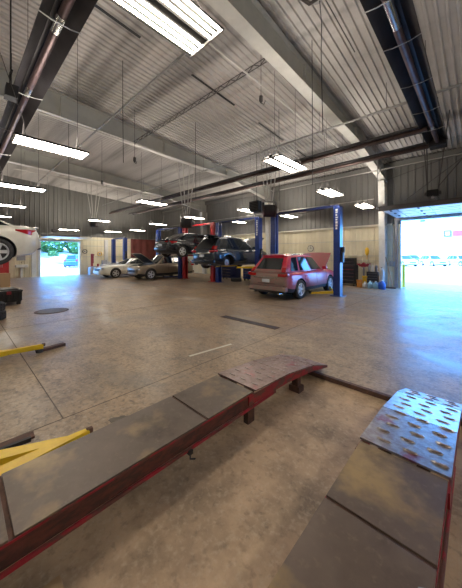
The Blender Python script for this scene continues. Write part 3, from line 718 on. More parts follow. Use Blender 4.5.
            q.face(A[0]); q.face(A[-1][::-1]); q.build('tail_light', 'lightred', root, 40)
        MB().box(-.70, .70, -L-.05, -L+.12, .44, .64, .05).build('rear_bumper', paint, root, 40)
        MB().box(-.62, .62, -L-.053, -L+.1, .40, .46, .015).build('bumper_lip', 'black', root)
        MB().box(-.62, .62, -L+.0, -L+.14, .995, 1.03, .012).build('trunk_edge', paint, root, 40)
    if plate: MB().box(-.16, .16, -L-.065, -L-.02, .64, .76, .01).build('licence_plate', 'plate', root)
    for sx in (1, -1):
        MB().box(*sorted((sx*.50, sx*.80)), L-.20, L-.055, .66, .77, .02).build('headlight', 'headl', root, 40)
    MB().box(-.42, .42, L-.08, L-.004+.02, .50, .66, .015).build('grille', 'black', root)
    MB().box(-.70, .70, L-.12, L+.03, .34, .48, .04).build('front_bumper', paint, root, 40)
    MB().box(-.60, .60, -1.9, 1.9, .19, .26, .02).tube([(.3, -2.0, .24), (.25, -.5, .2), (.2, 1.2, .2)], .035, 8).build('underbody', 'pipe', root)
    if hood_open:
        hg = bay0; ln = bay1-bay0+.12
        q = MB()
        def hf(s, t):
            x = (s-.5)*2*(.80-.12*t*t); return V((x, t*ln, -.05*t*t - .03*(2*s-1)**2))
        q.patch(hf, 0, 1, 0, 1, 8, 8, 0, .025)
        ho = q.build('hood', [paint], root, 40); ho.location = (0, hg-.02, lerp_table(S['zt'], hg)+.05); ho.rotation_euler = (math.radians(37), 0, 0)
        MB().patch(hf, .1, .9, .06, .92, 8, 8, -.018, .012).build('hood_liner', 'black', ho, 40)
        MB().box(-.5, .5, bay0+.1, bay1-.1, .62, .78, .05).box(-.3, .25, bay0+.15, bay1-.25, .76, .86, .03).build('engine', 'pipe', root)
        MB().tube([(.55, bay1-.3, .85), (.50, hg+.66, 1.50)], .008, 5).build('hood_prop', 'galv', root)
    if hatch_open:
        q = MB(); hl = .95
        def hf(s, t): return V(((s-.5)*2*(.62+.16*t), -t*hl, -.10*t*t))
        q.patch(hf, 0, 1, 0, 1, 8, 6, 0, .04); ho = q.build('liftgate', paint, root, 40)
        ho.location = (0, ybt-.02, z1+.06); ho.rotation_euler = (math.radians(-8), 0, 0)
        MB().patch(hf, .1, .9, .1, .6, 8, 4, .041, .004).build('gate_window', 'glass', ho, 40)
        MB().box(-.56, .56, -L-.004, -L+.3, .88, 1.02).build('cargo_opening', 'black', root)
        MB().patch(back, .08, .92, .0, .9, 6, 3, .002, .01).build('cargo_hollow', 'black', root, 40)
        for sx in (1, -1): MB().tube([(sx*.62, -L+.2, 1.1), (sx*.60, ybt-.55, z1+.02)], .012, 5).build('gate_strut', 'black', root)
    return root

vehicle('suv', 'dusty red SUV with open hood on the floor between two blue lift posts', 'car', (-5.75, 10.28, 0), 0, SUV, 'p_red', hood_open=True)
vehicle('suv', 'dark blue SUV raised on the blue lift with its tailgate and hood open', 'car', (-9.98, 10.75, .92), 0, SUV, 'p_navy', hood_open=True, hatch_open=True, no_wheels=((0, 1),))
vehicle('sedan', 'black sedan raised high on the lift with red posts', 'car', (-13.35, 10.6, 1.52), 0, SEDAN, 'p_black', clad=True, tail='sedan')
vehicle('suv', 'beige SUV parked on the floor with its hood up, under the black sedan', 'car', (-16.75, 10.35, 0), PI, SUV, 'p_gold', hood_open=True)
vehicle('coupe', 'white two-door coupe parked on the floor in front of the blue posts', 'car', (-19.75, 9.3, 0), PI, COUPE, 'p_white2', clad=False, tail='sedan')
vehicle('sedan', 'pearl white sedan raised on a lift at the left edge', 'car', (-9.62, -.80, 1.40), PI, SEDAN, 'p_white', clad=False, tail='sedan')

# ================================================================ TWO-POST LIFTS (origin midway between the posts)
def lift(x, y, label, colr=('blue', 'blue'), span=3.05, hgt=3.6, arm_z=.12, beam='blued', arms='yellow', lettering=True, carh=None):
    o = empty('two_post_lift', (x, y, 0), label, 'vehicle lift')
    for sx, cm in ((-1, colr[0]), (1, colr[1])):
        X = sx*span/2; i = -sx      # i: inward direction
        # C-shaped column open towards the car
        prof = [(X-i*.13, -.14), (X+i*.13, -.14), (X+i*.13, -.06), (X+i*.11, -.06), (X+i*.11, -.12), (X-i*.11, -.12), (X-i*.11, .12), (X+i*.11, .12), (X+i*.11, .06), (X+i*.13, .06), (X+i*.13, .14), (X-i*.13, .14)]
        p = MB().prism(prof, 'z', .02, hgt).build('post', cm, o)
        MB().box(X-.24, X+.24, -.24, .24, 0, .022, .004).build('base_plate', cm, p)
        MB().box(*sorted((X-i*.02, X+i*.17)), -.11, .11, arm_z-.05, arm_z+.65, .01).build('carriage', 'blued', o)
        for sy in (-1, 1):
            e = (X+i*.72, sy*.95, arm_z+.02); s = (X+i*.16, sy*.08, arm_z+.02); mid = (X+i*.47, sy*.57, arm_z+.02)
            a = MB(); 
            for (p0, p1, hw_, hz) in ((s, mid, .055, .05), (mid, e, .042, .038)):
                d = (V(p1)-V(p0)).normalized(); nn = V((-d.y, d.x, 0))*hw_
                vs = []
                for P, zz in ((p0, -hz), (p1, -hz), (p0, hz), (p1, hz)):
                    for sg in (-1, 1): vs.append(a.bm.verts.new(V(P)+nn*sg+V((0, 0, zz))))
                for f4 in ((0, 1, 3, 2), (4, 6, 7, 5), (0, 2, 6, 4), (1, 5, 7, 3), (0, 4, 5, 1), (2, 3, 7, 6)): a.face([vs[t_] for t_ in f4])
            ar = a.build('swing_arm', arms, o); MB().lathe([(.05, -.02), (.05, .06), (.065, .065), (.065, .085)], e, 'z', 14).build('lift_pad', 'rubber', ar, 40)
        if sx == 1: MB().box(X+.13, X+.22, -.09, .09, 1.35, 1.75, .015).lathe([(.07, 0), (.07, .22)], (X+.19, 0, 1.75), 'z', 12).build('power_unit', 'black', o)
    MB().box(-span/2-.05, span/2+.05, -.06, .06, hgt-.03, hgt+.07, .008).build('overhead_beam', beam, o)
    MB().tube([(-span/2+.1, -.09, hgt-.02), (0, -.09, hgt-.12), (span/2-.1, -.09, hgt-.02)], .012, 5).build('hose', 'black', o)
    if lettering:   # worn pale marks down the face of the post
        q = MB(); X = span/2; rn = random.Random(3)
        zz = hgt-.12
        while zz > hgt-.95: hgl = rn.uniform(.05, .09); q.box(X-.045, X+.05*rn.uniform(.4, 1), -.146, -.140, zz-hgl, zz); zz -= hgl+.035
        q.build('post_lettering', 'white', o)
    return o
lift(-5.62, 10.6, 'blue two-post lift standing around the dusty red SUV', arm_z=.13)
lift(-9.93, 11.0, 'blue two-post lift holding up the dark blue SUV', arm_z=.98)
lift(-13.35, 11.0, 'red two-post lift holding up the black sedan', ('redp', 'redp'), 2.9, 3.6, 1.60, 'redp', 'redp', False)
lift(-16.8, 11.0, 'blue two-post lift around the beige SUV', span=2.95, arm_z=.10, arms='blued', lettering=False)
lift(-22.45, 9.7, 'short blue two-post lift standing empty behind the white coupe', span=2.3, hgt=3.05, arm_z=.12, arms='blued', lettering=False)
lift(-9.62, -.75, 'blue two-post lift holding up the pearl white sedan', span=3.0, arm_z=1.47, lettering=False)

# ================================================================ ALIGNMENT LIFT RUNWAYS
ZR = .335
def runway(xl, xr, label, dm, rm, sm):
    o = empty('lift_runway', ((xl+xr)/2, 0, 0), label, 'runway', 'runways of the alignment lift' if False else None)
    c = (xl+xr)/2; a, b = xl-c, xr-c
    cuts = [-3.0, -1.2, .18, 1.39, 1.985]
    for y0, y1 in zip(cuts, cuts[1:]):
        MB().box(a, b, y0+.011, y1-.011, ZR-.012, ZR, .002).build('deck_plate', dm, o)
    for y in cuts[1:-1]: MB().box(a+.004, b-.004, y-.03, y+.03, ZR-.03, ZR-.0125).build('joint_bar', 'rust', o)
    for sx, X in ((-1, a), (1, b)):
        q = MB().mat(0); i = -sx
        q.box(*sorted((X, X+i*.012)), -3, 1.985, ZR-.125, ZR-.013).mat(1)
        q.box(*sorted((X+sx*.016, X)), -3, 2.35, ZR-.150, ZR-.125, .004)
        q.box(*sorted((X+sx*.004, X)), -3, 1.985, ZR-.024, ZR-.012)
        s = q.build('side_beam', [sm, 'red_beam'], o)
    # ramp: three slopes with raised teeth
    P = [(1.995, ZR+.008), (2.62, ZR-.035), (3.22, ZR-.125), (3.66, -PD+.135)]
    def zz(y):
        for (y0, z0), (y1, z1) in zip(P, P[1:]):
            if y <= y1: return z0+(z1-z0)*(y-y0)/(y1-y0)
    rp = MB()
    for (y0, z0), (y1, z1) in zip(P, P[1:]): rp.prism([(y0+.004, z0), (y1-.004, z1), (y1-.004, z1-.014), (y0+.004, z0-.014)], 'x', a-.012, b+.012)
    rp = rp.build('ramp', rm, o)
    ra = MB()
    for X in (a-.012, b): ra.prism([(1.9, ZR-.02), (2.62, ZR-.05), (3.22, ZR-.14), (3.66, -PD+.12), (3.66, -PD+.10), (3.2, ZR-.20), (2.6, ZR-.13), (1.9, ZR-.11)], 'x', X, X+.012)
    ra.build('ramp_side', 'red_beam', rp)
    tm = None
    rows = 12
    for rI in range(rows):
        y = 2.09+rI*.132; ncol = 3
        for k in range(ncol):
            x = a+.085+k*.155+(.0 if rI % 2 else .035); z = zz(y); dz = (zz(min(y+.02, 3.65))-zz(y-.02))/.04
            L_, w_, h_ = .052, .011, .011
            base = [(-L_, 0), (-L_*.5, -w_), (L_*.5, -w_), (L_, 0), (L_*.5, w_), (-L_*.5, w_)]; tp = [(-L_*.6, 0), (-L_*.35, -w_*.3), (L_*.35, -w_*.3), (L_*.6, 0), (L_*.35, w_*.3), (-L_*.35, w_*.3)]
            if tm is None:
                th = MB(); B = [th.bm.verts.new((u, v, 0)) for u, v in base]; T = [th.bm.verts.new((u, v, h_)) for u, v in tp]
                th.face(T); th.face(B[::-1])
                for i in range(6): th.face([B[i], B[(i+1) % 6], T[(i+1) % 6], T[i]])
                to = tm = th.build('traction_tooth', 'tooth', rp)
            else: to = tm.copy(); col.objects.link(to); to.parent = rp
            to.location = (x, y, z-.001); to.rotation_euler = (math.atan(dz), 0, 0)
    for x in (a+.1, b-.16): MB().box(x, x+.06, 2.02, 2.12, -PD, ZR-.03).build('support_foot', 'rust', rp)
    MB().box(b-.16, b-.02, 2.90, 3.02, -PD, -PD+.07).box(b-.13, b-.05, 2.92, 3.0, -PD+.07, ZR-.10).build('support_block', 'rust', rp)
    for y in (-2.4, -.9, .9): MB().box(a+.03, a+.11, y, y+.1, -PD, ZR-.013).build('support_leg', 'rust', o)
    return o
rl = runway(-2.08, -1.575, 'left-hand steel runway with red chipped edge and studded ramp', 'deck', 'rampl', 'rustred')
rr = runway(-.605, -.125, 'right-hand brown steel runway ending in a bluish studded ramp', 'deckr', 'ramp', 'rustred')
MB().tube([(.275, 1.20, ZR-.14), (.275, 1.20, ZR-.20), (.285, 1.24, ZR-.215)], .006, 6).box(.255, .285, 1.185, 1.22, ZR-.165, ZR-.135).build('locking_pin', 'black', rl)
MB().tube([(.20, 1.235, ZR+.012), (.26, 1.275, ZR+.012)], .012, 8).build('wheel_stop_pin', 'galv', rr)
cb = empty('cross_beam', (-1.09, -.05, 0), 'pale scuffed cross beam end at the bottom left corner between the runways', 'beam')
MB().box(-.44, .44, -.16, .16, .02, .14, .01).build('beam_body', 'rustred', cb); MB().box(-.47, -.30, -.17, .42, -PD, .012, .004).build('foot_plate', 'tan', cb)

# yellow swing arms lying at the left
def yarm(x, y, rz, L_, label, sc=1.):
    o = empty('yellow_swing_arm', (x, y, 0), label, 'lift arm', rz=rz)
    def arm(w0, w1, z0, z1, bend, name):
        q = MB(); N = 12; R = []
        for i in range(N+1):
            t = i/N; yy = -L_*(1-t); xx = bend*(1-t)**1.15; w_ = w1+(w0-w1)*(1-t); h_ = z1*(.45+.55*(1-t))
            R.append([q.bm.verts.new(v) for v in ((xx-w_, yy, z0), (xx+w_, yy, z0), (xx+w_, yy, z0+h_), (xx-w_, yy, z0+h_))])
        for a_, b_ in zip(R, R[1:]):
            for i in range(4): q.face([a_[i], a_[(i+1) % 4], b_[(i+1) % 4], b_[i]])
        q.face(R[0]); q.face(R[-1][::-1])
        es = [e for e in q.bm.edges if abs((e.verts[0].co-e.verts[1].co).normalized().y) > .8]
        bmesh.ops.bevel(q.bm, geom=es, offset=.008, segments=2, affect='EDGES')
        return q.build(name, 'yellow', o, 40)
    arm(.10*sc, .026*sc, .09, .11, .25*sc, 'inner_arm'); arm(.10*sc, .028*sc, .06, .11, -.38*sc, 'outer_arm')
    MB().box(-.02, .02, -.02, .03, .10, .145, .006).build('arm_tip', 'rust', o)
    MB().lathe([(.05, 0), (.05, .05)], (-.02, -.05, 0), 'z', 14).box(-.05, .15, -L_-.05, -L_+.1, 0, .05).build('rest_foot', 'rubber', o)
    return o
yarm(-2.46, .80, math.radians(-2), 1.25, 'bright yellow lift arm pointing along the left runway, nearest the camera')
yarm(-5.38, 1.03, math.radians(-2), 1.6, 'yellow lift arm lying on the floor at the left edge with a rusty tip', .8)
tag(MB().box(-.22, .22, -.05, .05, 0, .045, .006).box(.05, .22, .02, .10, 0, .03).build('rusty_bracket', 'rust', None, loc=(-5.46, 1.16, .0), rot=(0, 0, 1.75)), 'flat rusty bracket on the floor beyond the tip of the yellow arm', 'bracket')
rbk = empty('rusty_rail', (-2.86, .16, 0), 'rusty broken rail lying on the floor at the left edge behind the nearest yellow arm', 'rail', rz=math.radians(-4))
MB().box(-.06, -.03, -1.2, .30, 0, .035).build('edge_strip', 'black', rbk); MB().box(-.16, -.065, -1.2, .33, 0, .02, .004).build('rail_body', 'rust', rbk)
# ================================================================ LOOSE THINGS ON THE FLOOR
dr = empty('floor_drain', (-4.13, 4.97, 0), 'long narrow dark drain grate set in the middle of the floor', 'drain')
MB().box(-.87, .87, -.11, .11, -.008, .004).build('frame', 'rust', dr)
q = MB()
for k in range(44): q.box(-.84+k*.0385, -.84+k*.0385+.018, -.09, .09, .004, .009)
g_ = q.build('grate', 'pipe', dr)
mc = empty('manhole_cover', (-9.12, 1.96, 0), 'round dark cover in the floor near the left edge', 'cover')
q = MB().prism([(.43*math.cos(2*PI*k/28), .43*math.sin(2*PI*k/28)) for k in range(28)], 'z', 0, .006).build('rim', 'rust', mc)
MB().prism([(.36*math.cos(2*PI*k/24)+.02, .36*math.sin(2*PI*k/24)) for k in range(24)], 'z', .006, .011).build('lid', 'dirt', mc)
mc.rotation_euler = (0, 0, .35)
def stain(x, y, rx, ry, rz, lb, m='dirt'):
    rn = random.Random(int(x*100)); pts = [((rx*(1+rn.uniform(-.35, .3)))*math.cos(2*PI*k/22), (ry*(1+rn.uniform(-.35, .3)))*math.sin(2*PI*k/22)) for k in range(22)]
    o = MB().prism(pts, 'z', -.004, .0012).build('floor_stain', m, None, loc=(x, y, 0), rot=(0, 0, rz)); tag(o, lb, 'stain')
stain(-2.63, 1.12, .09, .05, 1.2, 'small dark patch of grime on the floor behind the left runway')
o = MB().box(-.45, .45, -.025, .025, 0, .0015).build('painted_line', 'girt', None, loc=(-3.37, 3.07, 0), rot=(0, 0, PI/2-.11)); tag(o, 'faded pale painted line on the floor in the middle distance', 'floor marking')

# black tote at the left edge
t = empty('storage_tote', (-11.55, 1.15, 0), 'black ribbed plastic tote on short feet at the left edge', 'tote', rz=.1)
MB().prism([(-.42, .10), (.42, .10), (.46, .42), (-.46, .42)], 'y', -.34, .34).build('tub', 'black', t)
MB().box(-.49, .49, -.37, .37, .42, .49, .02).box(-.40, .40, -.28, .28, .49, .53, .015).build('lid', 'black', t, 40)
q = MB()
for sy in (-1, 1):
    for k in range(7): q.box(-.40+k*.125, -.36+k*.125, sy*.34-.03, sy*.34+.03, .12, .42, .006)
for sx in (-1, 1):
    for k in range(5): q.box(sx*.44-.03, sx*.44+.03, -.30+k*.14, -.26+k*.14, .12, .42, .006)
q.build('rib', 'black', t)
for sx in (-1, 1):
    for sy in (-1, 1): MB().box(sx*.36-.05, sx*.36+.05, sy*.28-.05, sy*.28+.05, 0, .10, .008).build('foot', 'black', t)
MB().box(-.06, .06, -.385, -.37, .36, .46, .006).box(.49, .505, -.06, .06, .36, .46, .006).build('latch', 'dred', t)
o = empty('cardboard_box', (-14.5, 1.3, 0), 'brown cardboard box standing tall behind the black tote', 'box', rz=.2)
MB().box(-.25, .25, -.25, .25, 0, .88).build('carton', 'tan', o); MB().box(-.03, .03, -.252, .252, .20, .882).build('tape', 'orange', o)
def tyre(x, y, z, label, g=None, rot=(0, PI/2, 0), r=.33):
    o = empty('tyre', (x, y, z), label, 'tyre', g); o.rotation_euler = rot
    MB().lathe([(r*.60, -.08), (r*.66, -.105), (r*.92, -.105), (r, -.08), (r, .08), (r*.92, .105), (r*.66, .105), (r*.60, .08), (r*.60, -.08)], (0, 0, 0), 'x', 30, cap=False).build('carcass', 'rubber', o, 50)
    q = MB()
    for k in range(36):
        a = 2*PI*k/36; c, s_ = math.cos(a), math.sin(a); d = V((0, -s_, c))*.018; p = V((0, c, s_))
        for x0, x1 in ((-.085, -.03), (-.02, .02), (.03, .085)):
            vs = [q.bm.verts.new(V((xx, 0, 0))+p*rr+d*sg) for rr in (r-.004, r+.008) for xx, sg in ((x0, -1), (x1, -1), (x1, 1), (x0, 1))]
            for f4 in ((0, 3, 2, 1), (4, 5, 6, 7), (0, 1, 5, 4), (1, 2, 6, 5), (2, 3, 7, 6), (3, 0, 4, 7)): q.face([vs[i] for i in f4])
    q.build('tread', 'rubber', o); return o
tyre(-8.98, .58, .105, 'worn tyre at the left edge, bottom of the stack of two'); tyre(-8.96, .56, .325, 'worn tyre at the left edge, top of the stack of two')
tyre(-7.22, 9.55, .335, 'loose tyre leaning upright behind the left flank of the red SUV', rot=(0, .10, .5))
tyre(-11.0, 12.1, .105, 'loose tyre lying flat on the floor before the blue tool carts')
tyre(-13.3, 12.4, .105, 'loose tyre lying flat under the raised black sedan')

def chest(x, y, w_, d_, h_, drawers, m, label, rz=0, name='tool_chest', handle='chrome', wheels=True, cat='tool chest'):
    """front faces -y"""
    o = empty(name, (x, y, 0), label, cat, rz=rz); z0 = .12 if wheels else 0
    MB().box(-w_/2, w_/2, -d_/2, d_/2, z0, h_, .01).build('body', m, o)
    hh = (h_-z0-.06)/drawers
    for k in range(drawers):
        a = z0+.03+k*hh; dd = MB().box(-w_/2+.02, w_/2-.02, -d_/2-.012, -d_/2+.0, a+.008, a+hh-.008, .004).build('drawer', m, o)
        MB().box(-w_/2+.06, w_/2-.06, -d_/2-.03, -d_/2-.012, a+hh-.04, a+hh-.022).build('handle', handle, dd)
    if wheels:
        for sx in (-1, 1):
            for sy in (-1, 1): MB().lathe([(.055, -.02), (.055, .02)], (sx*(w_/2-.08), sy*(d_/2-.08), .055), 'x', 12).box(sx*(w_/2-.08)-.03, sx*(w_/2-.08)+.03, sy*(d_/2-.08)-.03, sy*(d_/2-.08)+.03, .09, .12).build('caster', 'rubber', o)
    return o
chest(-5.18, 14.75, .95, .55, 1.12, 5, 'black', 'tall black tool chest against the far wall behind the blue post')
o = chest(-5.18, 14.78, .80, .42, .36, 2, 'black', 'small black top box standing on the tall black tool chest', wheels=False, name='top_box'); o.location.z = 1.125
bg_ = empty('bench_grinder', (-4.40, 14.9, 0), 'dark red grinder on a slim stand beside the tool chest', 'grinder')
MB().lathe([(.18, 0), (.17, .03), (.045, .05), (.045, .98), (.09, 1.0)], (0, 0, 0), 'z', 14).build('stand', 'greyp', bg_, 40)
MB().prism([(-.34, 1.17), (-.30, 1.20), (-.12, 1.16), (0, 1.26), (.12, 1.16), (.34, 1.22), (.30, 1.14), (.10, 1.02), (-.10, 1.02)], 'y', -.09, .09).build('motor', 'dred', bg_)
for sx in (-1, 1): MB().lathe([(.09, -.02), (.09, .02)], (sx*.2, 0, 1.12), 'x', 16).build('wheel_guard', 'dred', bg_, 40)
fl = empty('wall_duster', (-4.32, 15.17, 1.62), 'yellow duster hanging on the far wall above the red grinder', 'duster')
MB().lathe([(.03, 0), (.09, .1), (.11, .28), (.07, .40), (.02, .44)], (0, 0, 0), 'z', 12).build('head', 'yel2', fl, 40); MB().tube([(0, 0, .02), (0, 0, -.22)], .015, 6).build('handle', 'yel2', fl)
def jug(x, y, z, m, label, h_=.30, r=.10, g=None, cap='white'):
    o = empty('jug', (x, y, z), label, 'jug', g)
    MB().lathe([(r*.9, 0), (r, .02), (r, h_*.62), (r*.75, h_*.78), (r*.32, h_*.9), (r*.32, h_*.95)], (0, 0, 0), 'z', 14).build('bottle', m, o, 40)
    MB().lathe([(r*.36, h_*.95), (r*.36, h_*1.05)], (0, 0, 0), 'z', 10).build('cap', cap, o)
    MB().tube([(r*.6, 0, h_*.9), (r*1.15, 0, h_*.85), (r*1.1, 0, h_*.6)], .014, 6).build('handle', m, o); return o
def pail(x, y, z, m, label, r=.14, h_=.36):
    o = empty('pail', (x, y, z), label, 'pail'); MB().lathe([(r*.88, 0), (r, h_), (r*1.06, h_-.01), (r*1.06, h_+.02), (r*.3, h_+.03)], (0, 0, 0), 'z', 18).build('bucket', m, o, 40)
    MB().tube([(-r*1.05, 0, h_-.02), (-r*.6, -r*.9, h_-.12), (r*.6, -r*.9, h_-.12), (r*1.05, 0, h_-.02)], .006, 5).build('handle', 'galv', o)
pail(-4.42, 14.25, 0, 'orange', 'orange pail on the floor beside the tool chest'); pail(-4.22, 14.55, 0, 'yel2', 'yellow pail behind the orange pail', .15, .55)
jug(-4.13, 14.15, 0, 'white', 'white jug on the floor between the yellow pail and the black cart')
ct = empty('parts_cart', (-3.88, 14.65, 0), 'black wire cart full of bottles near the wall column', 'cart')
MB().box(-.26, .26, -.2, .2, .12, .80, .01).build('bin', 'black', ct)
q = MB()
for k in range(5): q.box(-.24, .24, -.212, -.2, .18+k*.13, .22+k*.13)
q.build('grille', 'pipe', ct)
for sx in (-1, 1): MB().box(sx*.22-.03, sx*.22+.03, -.18, .18, 0, .12).build('leg', 'pipe', ct)
for k, (dx, m) in enumerate(((-.17, 'greyp'), (-.02, 'white'), (.14, 'pipe'))): jug(-3.88+dx, 14.62, .805, m, ('grey', 'white', 'dark')[k]+' bottle standing on top of the black cart', .34, .06)
for k, (x, y, m, lb) in enumerate(((-3.86, 14.05, 'paleb', 'pale blue jug in front of the black cart'), (-3.62, 14.08, 'paleb', 'pale blue jug between the cart and the deep blue jug'))): jug(x, y, 0, m, lb, .36, .12)
jug(-3.36, 14.12, 0, 'bluej', 'deep blue jug at the foot of the wall column', .42, .16)
for k, (x, y, z, m, lb) in enumerate(((-3.5, 14.6, 0, 'orange', 'tall orange container behind the deep blue jug'), (-3.44, 14.42, 0, 'greym', 'tall grey cylinder beside the orange container'))):
    o = empty('canister', (x, y, z), lb, 'canister'); hh = (.72, 1.05)[k]
    MB().lathe([(.10, 0), (.11, .02), (.11, hh*.82), (.05, hh*.93), (.03, hh*.95)], (0, 0, 0), 'z', 16).build('cylinder', m, o, 40); MB().lathe([(.035, hh*.95), (.035, hh)], (0, 0, 0), 'z', 8).build('valve', 'black', o)
ck = empty('wall_clock', (-7.55, 15.20, 2.05), 'small round clock on the far wall above the red SUV roof', 'clock')
MB().lathe([(.20, 0), (.20, .03), (.17, .04)], (0, -.04, 0), 'y', 28).build('rim', 'pipe', ck, 40); MB().lathe([(.175, 0), (.175, .004)], (0, -.046, 0), 'y', 28).build('face', 'girt', ck)
MB().box(-.008, .008, -.056, -.05, 0, .12).prism([(0, -.01), (.09, .03), (.09, .04), (0, .01)], 'y', -.056, -.05).build('hand', 'black', ck)
# brooms leaning by the column and posts at the door
for k, (x0, x1, m, lb) in enumerate(((-3.42, -3.02, 'wood', 'brown wooden pole leaning on the wall just left of the yard door'), (-3.32, -3.2, 'wood', 'second shorter brown pole leaning on the wall by the column'))):
    o = empty('push_broom', (x1, 15.0, 0), lb, 'broom'); MB().tube([(0, -.25, .06), (x0-x1, .12, 1.55 if k == 0 else 1.25)], .022, 7).build('pole', m, o, 40); MB().box(-.12, .12, -.30, -.22, .0, .07, .01).build('brush', 'rust', o)
MB_ = empty('bollard', (-2.78, 15.85, 0), 'yellow steel bollard just outside the yard door', 'bollard')
MB().lathe([(.075, 0), (.075, 1.12), (.05, 1.17), (.01, 1.18)], (0, 0, 0), 'z', 16).build('post', 'yel2', MB_, 40); MB().lathe([(.11, 0), (.11, .03)], (0, 0, 0), 'z', 16).build('base_collar', 'yel2', MB_)
cp = empty('electrical_box', (-3.15, 15.1, 1.2), 'grey electrical box on the wall panel beside the yard door', 'electrical box')
MB().box(-.10, .10, .0, .14, -.12, .12, .01).build('case', 'greyp', cp); MB().tube([(0, .08, .12), (0, .08, 2.4)], .014, 6).build('conduit', 'galv', cp)

# under and between the lifts
chest(-12.0, 12.7, 1.3, .5, .95, 4, 'blued', 'long dark blue tool cart under the raised dark SUV, left of the bright blue cart')
chest(-7.9, 13.9, .7, .5, 1.0, 5, 'blued', 'dark blue tool cart against the far wall behind the red SUV')
chest(-10.5, 13.0, 1.0, .5, .85, 4, 'blue', 'bright blue tool cart under the nose of the raised dark SUV')
chest(-9.0, 12.4, .5, .4, .8, 3, 'dred', 'small red tool cart beside the foot of the blue lift')
bb = empty('waste_bin', (-12.25, 11.6, 0), 'blue plastic drum between the two raised vehicles', 'bin')
MB().lathe([(.24, 0), (.27, .05), (.28, .7), (.30, .72), (.30, .76)], (0, 0, 0), 'z', 20).build('drum', 'blue', bb, 40); MB().lathe([(.31, .76), (.29, .80), (.02, .82)], (0, 0, 0), 'z', 20).build('lid', 'blued', bb, 40)
def shelf(x, y, label, m='greym', rz=0):
    o = empty('shelf_cart', (x, y, 0), label, 'cart', rz=rz)
    for sx in (-1, 1):
        for sy in (-1, 1): MB().box(sx*.33-.02, sx*.33+.02, sy*.22-.02, sy*.22+.02, 0, 1.15).build('leg', m, o)
    for z in (.2, .6, 1.05): MB().box(-.35, .35, -.24, .24, z, z+.05, .005).build('shelf', m, o)
    return o
shelf(-13.35, 13.6, 'pale grey shelf cart seen under the raised black sedan')
for k, (dx, z, m) in enumerate(((-.15, 1.102, 'white'), (.12, 1.102, 'greyp'), (-.1, .652, 'white'), (.15, .652, 'orange'))): jug(-13.35+dx, 13.6, z, m, ('white', 'grey', 'white', 'orange')[k]+' jug on the '+('top' if k < 2 else 'middle')+' shelf of the pale cart', .26, .09)
# along the left wall: machines by the small door
tp = empty('hanging_tarp', (XW+.14, 13.0, 3.2), 'large maroon tarp hanging against the end wall behind the beige SUV', 'tarp')
def tf(s, t): return V((.05+.05*math.sin(s*26)*(.3+t), (s-.5)*2.9, -t*2.5))
MB().patch(tf, 0, 1, 0, 1, 60, 6, 0, .012).build('cloth', 'maroon', tp, 60); MB().tube([(-.10, -1.55, .03), (.05, -1.55, .03), (.05, 1.55, .03), (-.10, 1.55, .03)], .02, 6).build('rod', 'galv', tp)
def tyre_changer(x, y, label, rz=0):
    o = empty('tyre_changer', (x, y, 0), label, 'tyre changer', rz=rz)
    MB().box(-.35, .35, -.3, .3, 0, .62, .04).build('base_cabinet', 'greym', o); MB().lathe([(.26, .62), (.28, .70), (.10, .72)], (0, 0, 0), 'z', 20).build('turntable', 'galv', o, 40)
    MB().box(-.07, .07, .30, .44, 0, 1.75, .01).box(-.04, .04, -.10, .44, 1.62, 1.72, .01).box(-.02, .02, -.02, .02, .95, 1.62).build('swing_column', 'dred', o); MB().lathe([(.07, 0), (.07, .7)], (.42, .2, .2), 'z', 12).build('air_tank', 'dred', o)
def balancer(x, y, label, m='white', rz=0):
    o = empty('wheel_balancer', (x, y, 0), label, 'wheel balancer', rz=rz)
    MB().box(-.28, .28, -.25, .25, 0, .85, .04).build('cabinet', m, o); MB().prism([(-.18, .85), (.1, .85), (.1, 1.2), (-.02, 1.2)], 'x', -.2, .2).build('display_head', 'greyp', o)
    MB().lathe([(.03, -.5), (.03, -.2)], (0, 0, .72), 'y', 10).build('spindle', 'galv', o); MB().prism([(-.46, .72), (-.40, 1.02), (-.1, 1.12), (.16, 1.0), (.1, .9), (-.3, .8)], 'x', .30, .34).build('wheel_hood', m, o)
R90 = PI/2
tyre_changer(-23.5, 8.0, 'grey tyre changer with red column against the end wall right of the small door', R90)
balancer(-23.4, 8.85, 'white wheel balancer between the tyre changer and the white coupe', rz=R90)
chest(-23.7, 9.35+.5, .6, .5, .95, 4, 'greym', 'grey tool cabinet behind the nose of the white coupe', rz=R90)
pail(-22.9, 8.25, 0, 'white', 'white pail on the floor in front of the tyre changer', .17, .42); pail(-22.7, 8.7, 0, 'greyp', 'grey pail beside the white wheel balancer', .17, .5)
for k, (y, z, m, lb) in enumerate(((7.55, 1.95, 'galv', 'round coiled hose reel on the end wall beside the small door'), (8.75, 1.75, 'yel2', 'round olive hose coil on the end wall above the wheel balancer'))):
    o = empty('hose_coil', (XW+.12, y, z), lb, 'hose coil'); q = MB()
    for j_ in range(3): q.tube([(.03*j_, .17*math.cos(2*PI*i/16), .17*math.sin(2*PI*i/16)) for i in range(17)], .02, 6)
    q.build('coil', 'black' if k == 0 else 'yel2', o, 40); MB().box(-.06, .04, -.05, .05, -.05, .05).build('hanger', 'galv', o)
